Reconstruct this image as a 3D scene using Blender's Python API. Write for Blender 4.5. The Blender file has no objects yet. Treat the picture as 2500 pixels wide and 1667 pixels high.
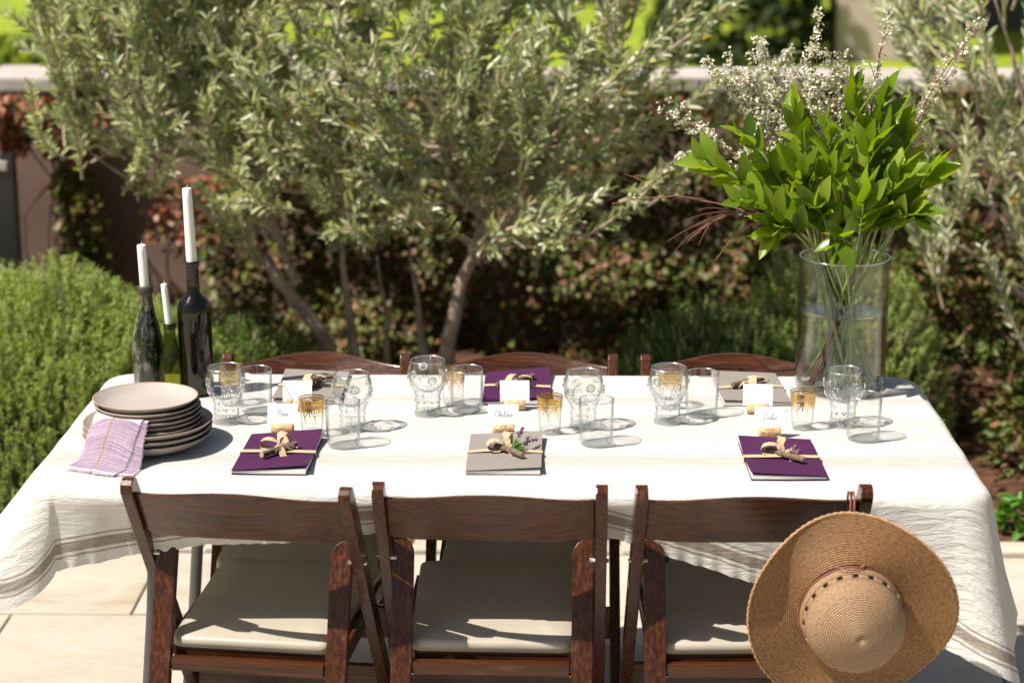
import bpy, bmesh, math, random
import numpy as np
from mathutils import Vector, Matrix, Quaternion, noise
R = math.radians
rng = random.Random(7)
nr = np.random.default_rng(11)
scene = bpy.context.scene
col = scene.collection

# ------------------------------------------------------------------ camera, sky, sun, exposure
cam_d = bpy.data.cameras.new('camera'); cam = bpy.data.objects.new('camera', cam_d); col.objects.link(cam)
cam.location = (0.07, -4.0, 1.99)
cam.rotation_euler = (R(90 - 14.8), 0, R(0.9))
cam_d.sensor_width = 36; cam_d.lens = 36 * 4826 / 2500
cam_d.clip_start = 0.05; cam_d.clip_end = 500
cam_d.dof.use_dof = True; cam_d.dof.focus_distance = 4.08; cam_d.dof.aperture_fstop = 2.8
cam_d.dof.aperture_blades = 0
scene.camera = cam

SUN_EL, SUN_AZ = R(56), R(24)
sdir = Vector((-math.cos(SUN_EL) * math.cos(SUN_AZ), -math.cos(SUN_EL) * math.sin(SUN_AZ), math.sin(SUN_EL)))
world = bpy.data.worlds.new('World'); scene.world = world; world.use_nodes = True
wn = world.node_tree.nodes; wl = world.node_tree.links
sky = wn.new('ShaderNodeTexSky'); sky.sky_type = 'NISHITA'; sky.sun_disc = False
sky.sun_elevation = SUN_EL; sky.sun_rotation = math.atan2(sdir.x, sdir.y)
sky.air_density = 1.0; sky.dust_density = 2.5; sky.ozone_density = 1.0
wl.new(sky.outputs[0], wn['Background'].inputs[0]); wn['Background'].inputs[1].default_value = 0.05
sun_d = bpy.data.lights.new('sun', 'SUN'); sun_d.energy = 5.0; sun_d.angle = R(0.55); sun_d.color = (1.0, 0.95, 0.87)
sun = bpy.data.objects.new('sun', sun_d); col.objects.link(sun)
sun.rotation_euler = sdir.to_track_quat('Z', 'Y').to_euler(); sun.location = sdir * 20
vs = scene.view_settings; vs.view_transform = 'Standard'; vs.look = 'None'; vs.gamma = 1; vs.exposure = 0.63
vs.use_curve_mapping = False
vs.use_white_balance = True; vs.white_balance_temperature = 6700; vs.white_balance_tint = 10
cy = scene.cycles
cy.use_denoising = True; cy.max_bounces = 10; cy.transparent_max_bounces = 40; cy.diffuse_bounces = 2; cy.glossy_bounces = 4; cy.transmission_bounces = 8
cy.caustics_reflective = False; cy.caustics_refractive = False; cy.sample_clamp_indirect = 6
scene.render.film_transparent = False

# ------------------------------------------------------------------ helpers
def tag(o, label=None, cat=None, group=None, kind=None):
    if label: o['label'] = label
    if cat: o['category'] = cat
    if group: o['group'] = group
    if kind: o['kind'] = kind
    return o

def thing(name, label, cat, loc=(0, 0, 0), rot=0, group=None):
    o = bpy.data.objects.new(name, None); col.objects.link(o)
    o.location = loc
    o.rotation_euler = rot if isinstance(rot, (tuple, list)) else (0, 0, rot)
    o.empty_display_size = 0.05
    return tag(o, label, cat, group)

def link(name, me, mat=None, parent=None, smooth=False):
    o = bpy.data.objects.new(name, me); col.objects.link(o)
    if mat is not None and not me.materials: me.materials.append(mat)
    if parent is not None: o.parent = parent
    if smooth: me.polygons.foreach_set('use_smooth', [True] * len(me.polygons))
    return o

class MB:
    """collects verts/faces of one mesh"""
    def __init__(s): s.v = []; s.f = []; s.uv = None
    def add(s, v, f):
        k = len(s.v); s.v += [tuple(p) for p in v]; s.f += [tuple(i + k for i in q) for q in f]; return s
    def box(s, c, d, m=None):
        c = Vector(c); h = Vector(d) / 2
        v = [Vector((x * h.x, y * h.y, z * h.z)) for z in (-1, 1) for y in (-1, 1) for x in (-1, 1)]
        if m is not None: v = [m @ p for p in v]
        return s.add([c + p for p in v], [(0, 2, 3, 1), (4, 5, 7, 6), (0, 1, 5, 4), (2, 6, 7, 3), (1, 3, 7, 5), (0, 4, 6, 2)])
    def tube(s, pts, rad, seg=8, cap=True):
        pts = [Vector(p) for p in pts]; n = len(pts)
        rad = rad if isinstance(rad, (list, tuple)) else [rad] * n
        up = Vector((0, 0, 1)); v = []
        prev = None
        for i, p in enumerate(pts):
            t = (pts[min(i + 1, n - 1)] - pts[max(i - 1, 0)])
            t = t.normalized() if t.length > 1e-9 else Vector((0, 0, 1))
            if prev is None:
                a = t.cross(up)
                if a.length < 0.05: a = t.cross(Vector((1, 0, 0)))
            else:
                a = prev - t * prev.dot(t)
                if a.length < 1e-6: a = t.orthogonal()
            a.normalize(); prev = a; b = t.cross(a)
            for k in range(seg):
                w = 2 * math.pi * k / seg
                v.append(p + (a * math.cos(w) + b * math.sin(w)) * rad[i])
        f = [(i * seg + k, i * seg + (k + 1) % seg, (i + 1) * seg + (k + 1) % seg, (i + 1) * seg + k) for i in range(n - 1) for k in range(seg)]
        if cap: f += [tuple(range(seg - 1, -1, -1)), tuple((n - 1) * seg + k for k in range(seg))]
        return s.add(v, f)
    def lathe(s, prof, seg=48, c=(0, 0, 0), closed=False, skip=None):
        c = Vector(c); v = []; n = len(prof)
        for r, z in prof:
            for k in range(seg):
                w = 2 * math.pi * k / seg
                v.append(c + Vector((r * math.cos(w), r * math.sin(w), z)))
        f = []
        for i in range(n if closed else n - 1):
            j = (i + 1) % n
            for k in range(seg):
                if skip and skip(i, k): continue
                f.append((i * seg + k, i * seg + (k + 1) % seg, j * seg + (k + 1) % seg, j * seg + k))
        return s.add(v, f)
    def strip(s, pts, wid):
        """flat ribbon: pts list of points, wid list of half-width vectors"""
        v = []
        for p, w in zip(pts, wid): v += [Vector(p) - Vector(w), Vector(p) + Vector(w)]
        return s.add(v, [(2 * i, 2 * i + 1, 2 * i + 3, 2 * i + 2) for i in range(len(pts) - 1)])
    def mesh(s, name):
        me = bpy.data.meshes.new(name); me.from_pydata([tuple(p) for p in s.v], [], s.f); me.update(); return me
    def build(s, name, mat=None, parent=None, smooth=False, weld=False, bevel=0, recalc=True):
        me = s.mesh(name)
        if weld or bevel or recalc:
            bm = bmesh.new(); bm.from_mesh(me)
            if weld: bmesh.ops.remove_doubles(bm, verts=bm.verts, dist=1e-5)
            if recalc: bmesh.ops.recalc_face_normals(bm, faces=bm.faces)
            if bevel:
                ed = [e for e in bm.edges if len(e.link_faces) == 2 and e.calc_face_angle(0) > 0.6]
                bmesh.ops.bevel(bm, geom=ed, offset=bevel, segments=2, profile=0.6, affect='EDGES', clamp_overlap=True)
            bm.to_mesh(me); bm.free()
        o = link(name, me, mat, parent, smooth)
        if smooth and bevel: pass
        return o

def prism(outline, y0, y1):
    """outline in (x,z) extruded along y"""
    m = MB(); n = len(outline)
    m.add([(x, y0, z) for x, z in outline] + [(x, y1, z) for x, z in outline],
          [tuple(range(n)), tuple(range(2 * n - 1, n - 1, -1))] + [(i, n + i, n + (i + 1) % n, (i + 1) % n) for i in range(n)])
    return m

def fast_mesh(name, verts, quads):
    verts = np.asarray(verts, np.float32).reshape(-1, 3); quads = np.asarray(quads, np.int32).reshape(-1, 4)
    me = bpy.data.meshes.new(name); me.vertices.add(len(verts)); me.vertices.foreach_set('co', verts.ravel())
    me.loops.add(quads.size); me.loops.foreach_set('vertex_index', quads.ravel())
    me.polygons.add(len(quads)); me.polygons.foreach_set('loop_start', np.arange(0, quads.size, 4, dtype=np.int32))
    try: me.polygons.foreach_set('loop_total', np.full(len(quads), 4, np.int32))
    except Exception: pass
    me.update(); me.validate(); return me

def norm(a): return a / np.maximum(np.linalg.norm(a, axis=-1, keepdims=True), 1e-9)

def leaf_frames(d, nh):
    d = norm(d); sd = norm(np.cross(d, nh)); n = np.cross(sd, d); return d, sd, n

def leaf_cloud(name, pos, d, nh, L, W, fold=0.25, curl=0.12):
    """N folded lens-shaped leaves: 6 verts / 2 quads each"""
    pos = np.asarray(pos); d, sd, n = leaf_frames(np.asarray(d), np.asarray(nh)); L = np.asarray(L)[:, None]; W = np.asarray(W)[:, None]
    pts = [pos,
           pos + d * L * 0.32 + sd * W * 0.46 + n * W * fold,
           pos + d * L * 0.70 + sd * W * 0.40 + n * (W * fold - L * curl * 0.4),
           pos + d * L - n * L * curl,
           pos + d * L * 0.70 - sd * W * 0.40 + n * (W * fold - L * curl * 0.4),
           pos + d * L * 0.32 - sd * W * 0.46 + n * W * fold]
    V = np.stack(pts, 1).reshape(-1, 3)
    k = np.arange(len(pos))[:, None] * 6
    Q = np.concatenate([k + np.array([[0, 1, 2, 3]]), k + np.array([[0, 3, 4, 5]])], 0)
    return fast_mesh(name, V, Q)

# ------------------------------------------------------------------ materials
def new_mat(name):
    m = bpy.data.materials.new(name); m.use_nodes = True
    nt = m.node_tree; b = nt.nodes['Principled BSDF']
    return m, nt.nodes, nt.links, b

def node(ns, typ, **kw):
    n = ns.new(typ)
    for k, v in kw.items():
        if k.startswith('i_'):
            key = k[2:]; key = int(key) if key.isdigit() else key.replace('_', ' ')
            n.inputs[key].default_value = v
        else: setattr(n, k, v)
    return n

def ramp(ns, stops, interp='LINEAR'):
    r = ns.new('ShaderNodeValToRGB'); r.color_ramp.interpolation = interp
    e = r.color_ramp.elements
    while len(e) < len(stops): e.new(0.5)
    for i, (p, c) in enumerate(stops):
        e[i].position = p; e[i].color = (*c, 1) if len(c) == 3 else c
    return r

def simple(name, c, rough=0.6, spec=0.5, metal=0, var=0.0, vscale=20, bump=0, bscale=200, coat=0):
    m, ns, ls, b = new_mat(name)
    b.inputs['Roughness'].default_value = rough; b.inputs['Metallic'].default_value = metal
    b.inputs['Specular IOR Level'].default_value = spec; b.inputs['Coat Weight'].default_value = coat
    b.inputs['Base Color'].default_value = (*c, 1)
    if var or bump: tc = ns.new('ShaderNodeTexCoord')
    if var:
        n = node(ns, 'ShaderNodeTexNoise', i_Scale=vscale, i_Detail=6.0)
        ls.new(tc.outputs['Object'], n.inputs['Vector'])
        r = ramp(ns, [(0.3, tuple(x * (1 - var) for x in c)), (0.7, tuple(min(1, x * (1 + var)) for x in c))])
        ls.new(n.outputs[0], r.inputs[0]); ls.new(r.outputs[0], b.inputs['Base Color'])
    if bump:
        n2 = node(ns, 'ShaderNodeTexNoise', i_Scale=bscale, i_Detail=3.0)
        ls.new(tc.outputs['Object'], n2.inputs['Vector'])
        bp = node(ns, 'ShaderNodeBump', i_Strength=bump, i_Distance=0.002)
        ls.new(n2.outputs[0], bp.inputs['Height']); ls.new(bp.outputs[0], b.inputs['Normal'])
    return m

def leaf_mat(name, cols, rough=0.5, trans=0.35, spec=0.4, tint=(1.2, 1.25, 0.6)):
    """cols: colour stops picked per leaf"""
    m, ns, ls, b = new_mat(name)
    g = ns.new('ShaderNodeNewGeometry'); oi = ns.new('ShaderNodeObjectInfo')
    a = node(ns, 'ShaderNodeMath', operation='ADD'); fr = node(ns, 'ShaderNodeMath', operation='FRACT')
    ls.new(g.outputs['Random Per Island'], a.inputs[0]); ls.new(oi.outputs['Random'], a.inputs[1]); ls.new(a.outputs[0], fr.inputs[0])
    n = len(cols); r = ramp(ns, [(i / max(1, n - 1), c) for i, c in enumerate(cols)])
    ls.new(fr.outputs[0], r.inputs[0]); ls.new(r.outputs[0], b.inputs['Base Color'])
    b.inputs['Roughness'].default_value = rough; b.inputs['Specular IOR Level'].default_value = spec
    t = ns.new('ShaderNodeBsdfTranslucent'); mx = node(ns, 'ShaderNodeMixShader', i_0=trans)
    mm = node(ns, 'ShaderNodeMix', data_type='RGBA', blend_type='MULTIPLY'); mm.inputs[0].default_value = 1
    ls.new(r.outputs[0], mm.inputs[6]); mm.inputs[7].default_value = (*tint, 1)
    ls.new(mm.outputs[2], t.inputs[0])
    ls.new(b.outputs[0], mx.inputs[1]); ls.new(t.outputs[0], mx.inputs[2]); ls.new(mx.outputs[0], ns['Material Output'].inputs[0])
    return m

def glass_mat(name, tint=(0.992, 0.996, 0.996), base=0.045, edge=0.75, rough=0.045, power=3.5, bumpscale=0, edge_tint=None):
    """thin clear glass wall: straight-through transmission with Schlick reflection"""
    m, ns, ls, b = new_mat(name); ns.remove(b)
    lw = node(ns, 'ShaderNodeLayerWeight', i_Blend=0.5)
    p = node(ns, 'ShaderNodeMath', operation='POWER', i_1=power)
    ma = node(ns, 'ShaderNodeMath', operation='MULTIPLY_ADD', i_1=edge, i_2=base); ma.use_clamp = True
    ls.new(lw.outputs['Facing'], p.inputs[0]); ls.new(p.outputs[0], ma.inputs[0])
    t = ns.new('ShaderNodeBsdfTransparent'); g = node(ns, 'ShaderNodeBsdfGlossy', i_Roughness=rough)
    r = ramp(ns, [(0.0, tint), (0.42, tint), (0.92, edge_tint or tuple(x * 0.62 for x in tint))])
    ls.new(lw.outputs['Facing'], r.inputs[0]); ls.new(r.outputs[0], t.inputs[0])
    g.inputs['Color'].default_value = (0.95, 0.97, 1, 1)
    mx = ns.new('ShaderNodeMixShader'); ls.new(ma.outputs[0], mx.inputs[0]); ls.new(t.outputs[0], mx.inputs[1]); ls.new(g.outputs[0], mx.inputs[2])
    if bumpscale:
        tc = ns.new('ShaderNodeTexCoord'); no = node(ns, 'ShaderNodeTexNoise', i_Scale=bumpscale, i_Detail=2.0)
        ls.new(tc.outputs['Object'], no.inputs['Vector'])
        bp = node(ns, 'ShaderNodeBump', i_Strength=0.5, i_Distance=0.001); ls.new(no.outputs[0], bp.inputs['Height'])
        ls.new(bp.outputs[0], g.inputs['Normal']); ls.new(bp.outputs[0], lw.inputs['Normal'])
    ls.new(mx.outputs[0], ns['Material Output'].inputs[0])
    return m

def real_glass(name, c=(1, 1, 1), rough=0.0, ior=1.5, clear=0.5):
    """thick moulded glass: refraction plus some straight-through light"""
    m, ns, ls, b = new_mat(name); ns.remove(b)
    g = node(ns, 'ShaderNodeBsdfGlass', i_Roughness=rough, i_IOR=ior); g.inputs[0].default_value = (*c, 1)
    t = ns.new('ShaderNodeBsdfTransparent'); t.inputs[0].default_value = (*c, 1)
    mx = node(ns, 'ShaderNodeMixShader', i_0=clear); ls.new(g.outputs[0], mx.inputs[1]); ls.new(t.outputs[0], mx.inputs[2])
    ls.new(mx.outputs[0], ns['Material Output'].inputs[0])
    return m

def wood_mat(name, axis):
    m, ns, ls, b = new_mat(name)
    tc = ns.new('ShaderNodeTexCoord'); oi = ns.new('ShaderNodeObjectInfo')
    sc = {'x': (1.6, 75, 75), 'z': (75, 75, 1.6), 'y': (75, 1.6, 75)}[axis]
    ad = node(ns, 'ShaderNodeVectorMath', operation='ADD'); ls.new(tc.outputs['Object'], ad.inputs[0])
    cb = ns.new('ShaderNodeCombineXYZ'); mu = node(ns, 'ShaderNodeMath', operation='MULTIPLY', i_1=13.0)
    ls.new(oi.outputs['Random'], mu.inputs[0]); ls.new(mu.outputs[0], cb.inputs[0]); ls.new(mu.outputs[0], cb.inputs[2]); ls.new(cb.outputs[0], ad.inputs[1])
    mp = ns.new('ShaderNodeMapping'); mp.inputs['Scale'].default_value = sc
    ls.new(ad.outputs[0], mp.inputs[0])
    n = node(ns, 'ShaderNodeTexNoise', i_Scale=2.2, i_Detail=8.0, i_Roughness=0.62, i_Distortion=0.15)
    ls.new(mp.outputs[0], n.inputs['Vector'])
    r = ramp(ns, [(0.28, (0.013, 0.0045, 0.002)), (0.5, (0.052, 0.0155, 0.0055)), (0.66, (0.105, 0.031, 0.010)), (0.82, (0.15, 0.048, 0.015))])
    ls.new(n.outputs[0], r.inputs[0])
    # worn pale scuffs
    n2 = node(ns, 'ShaderNodeTexNoise', i_Scale=9.0, i_Detail=10.0, i_Roughness=0.75)
    mp2 = ns.new('ShaderNodeMapping'); mp2.inputs['Scale'].default_value = tuple(1 + x * 0.05 for x in sc)
    ls.new(ad.outputs[0], mp2.inputs[0]); ls.new(mp2.outputs[0], n2.inputs['Vector'])
    r2 = ramp(ns, [(0.585, (0, 0, 0)), (0.70, (0.6, 0.6, 0.6))]); ls.new(n2.outputs[0], r2.inputs[0])
    mx = node(ns, 'ShaderNodeMix', data_type='RGBA'); ls.new(r2.outputs[0], mx.inputs[0]); ls.new(r.outputs[0], mx.inputs[6]); mx.inputs[7].default_value = (0.13, 0.07, 0.04, 1)
    ls.new(mx.outputs[2], b.inputs['Base Color'])
    rr = ramp(ns, [(0.3, (0.17, 0.17, 0.17)), (0.75, (0.42, 0.42, 0.42))]); ls.new(n2.outputs[0], rr.inputs[0]); ls.new(rr.outputs[0], b.inputs['Roughness'])
    bp = node(ns, 'ShaderNodeBump', i_Strength=0.25, i_Distance=0.001); ls.new(n.outputs[0], bp.inputs['Height']); ls.new(bp.outputs[0], b.inputs['Normal'])
    b.inputs['Coat Weight'].default_value = 0.15; b.inputs['Coat Roughness'].default_value = 0.18; b.inputs['Specular IOR Level'].default_value = 0.35
    return m

M = {}
M['wood_x'] = wood_mat('wood_x', 'x'); M['wood_z'] = wood_mat('wood_z', 'z'); M['wood_y'] = wood_mat('wood_y', 'y')
M['vinyl'] = simple('vinyl', (0.40, 0.36, 0.295), 0.42, var=0.08, vscale=14, bump=0.06, bscale=700)
M['metal_grey'] = simple('metal_grey', (0.16, 0.165, 0.17), 0.42, metal=0.0, spec=0.6)
M['metal_dark'] = simple('metal_dark', (0.014, 0.015, 0.018), 0.3, spec=0.6)
M['rubber'] = simple('rubber', (0.012, 0.012, 0.012), 0.7)
M['steel'] = simple('steel', (0.6, 0.6, 0.6), 0.3, metal=1)
M['plastic'] = simple('plastic', (0.66, 0.65, 0.62), 0.5)
M['glass'] = glass_mat('glass', edge_tint=(0.56, 0.61, 0.63))
M['glass_vase'] = glass_mat('glass_vase', tint=(0.96, 0.96, 0.95), base=0.03, edge=0.7, rough=0.02, edge_tint=(0.62, 0.62, 0.60))
M['glass_thick'] = real_glass('glass_thick', (0.985, 0.995, 0.995), clear=0.82)
M['glass_emboss'] = real_glass('glass_emboss', (1, 1, 1), rough=0.0, ior=1.45, clear=0.22)
M['glass_rim'] = glass_mat('glass_rim', tint=(0.95, 0.97, 0.97), base=0.35, edge=0.6, rough=0.22, power=1.5)
M['glass_bowl'] = glass_mat('glass_bowl', base=0.09, edge=0.8, rough=0.06, bumpscale=160, edge_tint=(0.48, 0.52, 0.54))
M['water'] = glass_mat('water', tint=(0.965, 0.965, 0.94), base=0.02, edge=0.9, power=3.2, rough=0.01)
M['gold'] = simple('gold', (0.80, 0.50, 0.12), 0.22, metal=1)
M['wax'] = simple('wax', (0.83, 0.81, 0.76), 0.45)
M['wax'].node_tree.nodes['Principled BSDF'].inputs['Subsurface Weight'].default_value = 0.25
M['wax'].node_tree.nodes['Principled BSDF'].inputs['Subsurface Radius'].default_value = (0.01, 0.008, 0.006)
M['wick'] = simple('wick', (0.5, 0.45, 0.38), 0.9)
M['paper'] = simple('paper', (0.80, 0.79, 0.75), 0.8)
M['card'] = simple('card', (0.85, 0.85, 0.87), 0.75)
M['ink'] = simple('ink', (0.30, 0.29, 0.36), 0.7)
M['cork_ink'] = simple('cork_ink', (0.13, 0.06, 0.03), 0.8)
M['purple'] = simple('purple', (0.060, 0.011, 0.056), 0.75, spec=0.25, var=0.10, vscale=60, bump=0.15, bscale=1500)
M['grey_cover'] = simple('grey_cover', (0.24, 0.215, 0.195), 0.78, spec=0.25, var=0.06, vscale=60, bump=0.15, bscale=1500)
M['ribbon'] = simple('ribbon', (0.50, 0.37, 0.235), 0.85, var=0.22, vscale=160)
M['twig'] = simple('twig', (0.16, 0.11, 0.075), 0.9, var=0.45, vscale=120, bump=0.5, bscale=300)
M['twig_end'] = simple('twig_end', (0.48, 0.36, 0.24), 0.9)
M['cork'] = simple('cork', (0.60, 0.37, 0.21), 0.9, var=0.35, vscale=190, bump=0.4, bscale=400)
M['lav'] = leaf_mat('lav', [(0.16, 0.07, 0.24), (0.32, 0.15, 0.38), (0.10, 0.05, 0.14)], 0.7)
M['pink'] = leaf_mat('pink', [(0.62, 0.25, 0.48), (0.75, 0.55, 0.68), (0.5, 0.2, 0.4)], 0.7)
M['sprig'] = leaf_mat('sprig', [(0.06, 0.16, 0.02), (0.12, 0.24, 0.04)], 0.5)

# ------------------------------------------------------------------ setting: ground, paving, bed, lawn, wall, house
def ground_mat(name, c1, c2, c3, scale, bump=0.6, dist=0.02, rough=0.95):
    m, ns, ls, b = new_mat(name); tc = ns.new('ShaderNodeTexCoord')
    n = node(ns, 'ShaderNodeTexNoise', i_Scale=scale, i_Detail=10.0, i_Roughness=0.65); ls.new(tc.outputs['Object'], n.inputs['Vector'])
    r = ramp(ns, [(0.3, c1), (0.5, c2), (0.72, c3)]); ls.new(n.outputs[0], r.inputs[0]); ls.new(r.outputs[0], b.inputs['Base Color'])
    b.inputs['Roughness'].default_value = rough; b.inputs['Specular IOR Level'].default_value = 0.2
    bp = node(ns, 'ShaderNodeBump', i_Strength=bump, i_Distance=dist); ls.new(n.outputs[0], bp.inputs['Height']); ls.new(bp.outputs[0], b.inputs['Normal'])
    return m
M['soil'] = ground_mat('soil', (0.030, 0.014, 0.008), (0.085, 0.040, 0.022), (0.17, 0.085, 0.05), 16)
M['lawn'] = ground_mat('lawn', (0.10, 0.16, 0.012), (0.22, 0.29, 0.022), (0.33, 0.36, 0.035), 1.6, bump=0.3)
M['grout'] = ground_mat('grout', (0.36, 0.31, 0.25), (0.42, 0.36, 0.29), (0.48, 0.42, 0.34), 60, bump=0.3, dist=0.002)

def sheet(name, x0, x1, y0, y1, z, mat, n=1, amp=0.0, sc=1.0):
    m = MB(); vs_ = []
    for j in range(n + 1):
        for i in range(n + 1):
            x = x0 + (x1 - x0) * i / n; y = y0 + (y1 - y0) * j / n
            vs_.append((x, y, z + (amp * noise.noise((x * sc, y * sc, 3.1)) if amp else 0)))
    m.add(vs_, [(j * (n + 1) + i, j * (n + 1) + i + 1, (j + 1) * (n + 1) + i + 1, (j + 1) * (n + 1) + i) for j in range(n) for i in range(n)])
    return tag(m.build(name, mat, smooth=True, recalc=False), kind='structure')
sheet('ground', -150, 150, -150, 200, -0.06, M['lawn'])
sheet('lawn', -60, 60, 3.9, 90, -0.02, M['lawn'], 24, 0.02, 0.4)
sheet('planting_bed', -9, 9, 1.28, 3.75, 0.0, M['soil'], 90, 0.07, 2.6)

# travertine
m, ns, ls, b = new_mat('travertine')
tc = ns.new('ShaderNodeTexCoord'); oi = ns.new('ShaderNodeObjectInfo')
cb = ns.new('ShaderNodeCombineXYZ'); mu = node(ns, 'ShaderNodeMath', operation='MULTIPLY', i_1=40.0)
ls.new(oi.outputs['Random'], mu.inputs[0]); ls.new(mu.outputs[0], cb.inputs[0]); ls.new(mu.outputs[0], cb.inputs[1])
ad = node(ns, 'ShaderNodeVectorMath', operation='ADD'); ls.new(tc.outputs['Object'], ad.inputs[0]); ls.new(cb.outputs[0], ad.inputs[1])
mp = ns.new('ShaderNodeMapping'); mp.inputs['Scale'].default_value = (1.0, 1.9, 1.0); ls.new(ad.outputs[0], mp.inputs[0])
n1 = node(ns, 'ShaderNodeTexNoise', i_Scale=3.2, i_Detail=9.0, i_Roughness=0.6, i_Distortion=0.8); ls.new(mp.outputs[0], n1.inputs['Vector'])
r1 = ramp(ns, [(0.28, (0.40, 0.31, 0.21)), (0.40, (0.455, 0.40, 0.325)), (0.58, (0.49, 0.45, 0.385)), (0.75, (0.515, 0.48, 0.42))]); ls.new(n1.outputs[0], r1.inputs[0])
n2 = node(ns, 'ShaderNodeTexNoise', i_Scale=26.0, i_Detail=6.0, i_Roughness=0.7); ls.new(mp.outputs[0], n2.inputs['Vector'])
r2 = ramp(ns, [(0.30, (0.55, 0.47, 0.38)), (0.42, (1, 1, 1))]); ls.new(n2.outputs[0], r2.inputs[0])
mx = node(ns, 'ShaderNodeMix', data_type='RGBA', blend_type='MULTIPLY'); mx.inputs[0].default_value = 0.5
ls.new(r1.outputs[0], mx.inputs[6]); ls.new(r2.outputs[0], mx.inputs[7])
hs = node(ns, 'ShaderNodeHueSaturation'); va = node(ns, 'ShaderNodeMapRange', i_3=0.86, i_4=1.06); ls.new(oi.outputs['Random'], va.inputs[0]); ls.new(va.outputs[0], hs.inputs['Value'])
ls.new(mx.outputs[2], hs.inputs['Color']); ls.new(hs.outputs[0], b.inputs['Base Color'])
b.inputs['Roughness'].default_value = 0.62
bp = node(ns, 'ShaderNodeBump', i_Strength=0.35, i_Distance=0.003); ls.new(n2.outputs[0], bp.inputs['Height']); ls.new(bp.outputs[0], b.inputs['Normal'])
M['trav'] = m

pat = MB().add([(-7, -9, -0.012), (7, -9, -0.012), (7, 1.2, -0.012), (-7, 1.2, -0.012)], [(0, 1, 2, 3)]).build('patio', M['grout'], recalc=False)
tag(pat, kind='structure')
def slab_mesh(w, d):
    return MB().box((0, 0, -0.015), (w - 0.007, d - 0.007, 0.03)).build('slab', M['trav'], bevel=0.003)
SW, SD = 0.62, 0.445
base_slabs = [slab_mesh(SW, SD), slab_mesh(SW * 1.5, SD), slab_mesh(SW * 0.66, SD)]
for s_ in base_slabs: s_.parent = pat
widths = [SW, SW * 1.5, SW * 0.66]
yy = 1.2 - SD / 2; row = 0; used = set(); nslab = 0
X_OFF = [-3.05, -3.36, -2.77, -3.2]
while yy > -2.7:
    x = X_OFF[row % 4]; k = row
    while x < 3.0:
        t_ = [0, 1, 0, 2, 0, 1, 2][(k * 3 + row) % 7]; w = widths[t_]
        if t_ not in used: o = base_slabs[t_]; used.add(t_)
        else:
            o = base_slabs[t_].copy(); col.objects.link(o)
        o.location = (x + w / 2, yy, rng.uniform(-0.001, 0.001)); o.parent = pat
        x += w; k += 1; nslab += 1
    yy -= SD; row += 1

# kerb stones between patio and bed
M['stone'] = simple('stone', (0.46, 0.41, 0.34), 0.85, var=0.25, vscale=18, bump=0.5, bscale=60)
kb = MB().box((0, 1.24, -0.02), (9, 0.07, 0.04)).build('kerb', M['stone']); tag(kb, kind='structure')
ks = None
for i in range(15):
    if ks is None: o = ks = MB().box((0, 0, -0.008), (0.57, 0.085, 0.045)).build('kerb_stone', M['trav'], kb, bevel=0.006)
    else: o = ks.copy(); col.objects.link(o)
    o.parent = kb; o.location = (-4.1 + i * 0.585, 1.245 + rng.uniform(-.004, .004), rng.uniform(-.004, .004))

# garden wall
m, ns, ls, b = new_mat('stucco'); tc = ns.new('ShaderNodeTexCoord')
n1 = node(ns, 'ShaderNodeTexNoise', i_Scale=2.5, i_Detail=8.0); ls.new(tc.outputs['Object'], n1.inputs['Vector'])
r1 = ramp(ns, [(0.3, (0.18, 0.115, 0.09)), (0.7, (0.27, 0.18, 0.145))]); ls.new(n1.outputs[0], r1.inputs[0]); ls.new(r1.outputs[0], b.inputs['Base Color'])
n2 = node(ns, 'ShaderNodeTexNoise', i_Scale=120.0, i_Detail=3.0); ls.new(tc.outputs['Object'], n2.inputs['Vector'])
bp = node(ns, 'ShaderNodeBump', i_Strength=0.5, i_Distance=0.004); ls.new(n2.outputs[0], bp.inputs['Height']); ls.new(bp.outputs[0], b.inputs['Normal']); b.inputs['Roughness'].default_value = 0.9
M['stucco'] = m
M['capstone'] = simple('capstone', (0.42, 0.375, 0.345), 0.85, var=0.15, vscale=9)
w = thing('garden_wall', 'low brown stucco garden wall with pale coping behind the olive tree', 'wall', (0, 3.6, 0))
MB().box((2.0, 0, 0.49), (8.0, 0.22, 1.0)).build('wall_body', M['stucco'], w, bevel=0.01)
cs = None
for i in range(7):
    if cs is None: o = cs = MB().box((0, 0, 0), (1.16, 0.30, 0.06)).build('coping', M['capstone'], w, bevel=0.01)
    else: o = cs.copy(); col.objects.link(o)
    o.parent = w; o.location = (-1.46 + i * 1.168, 0, 1.022)
w2 = thing('garden_pillar', 'brown stucco pillar ending the garden wall at the left', 'pillar', (-1.87, 3.52, 0))
MB().box((0, 0, 0.5), (0.26, 0.30, 1.0)).build('shaft', M['stucco'], w2, bevel=0.015)
MB().box((0, 0, 1.031), (0.34, 0.38, 0.062)).build('pillar_cap', M['capstone'], w2, bevel=0.012)
# dark gate left of the pillar
g = thing('garden_gate', 'dark metal garden gate with a pale top rail left of the pillar', 'gate', (-2.15, 3.05, 0))
MB().box((-0.32, 0, 0.78), (1.22, 0.07, 0.035)).build('top_rail', M['capstone'], g, bevel=0.004)
MB().box((-0.32, 0, 0.12), (1.2, 0.035, 0.05)).build('bottom_rail', M['metal_dark'], g)
for i in range(9): MB().box((0.24 - i * 0.135, 0, 0.43), (0.06, 0.03, 0.66)).build('slat', M['metal_dark'], g, bevel=0.003)
MB().box((0.285, 0.0, 0.40), (0.05, 0.05, 0.84)).build('post', M['metal_dark'], g, bevel=0.003)

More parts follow.
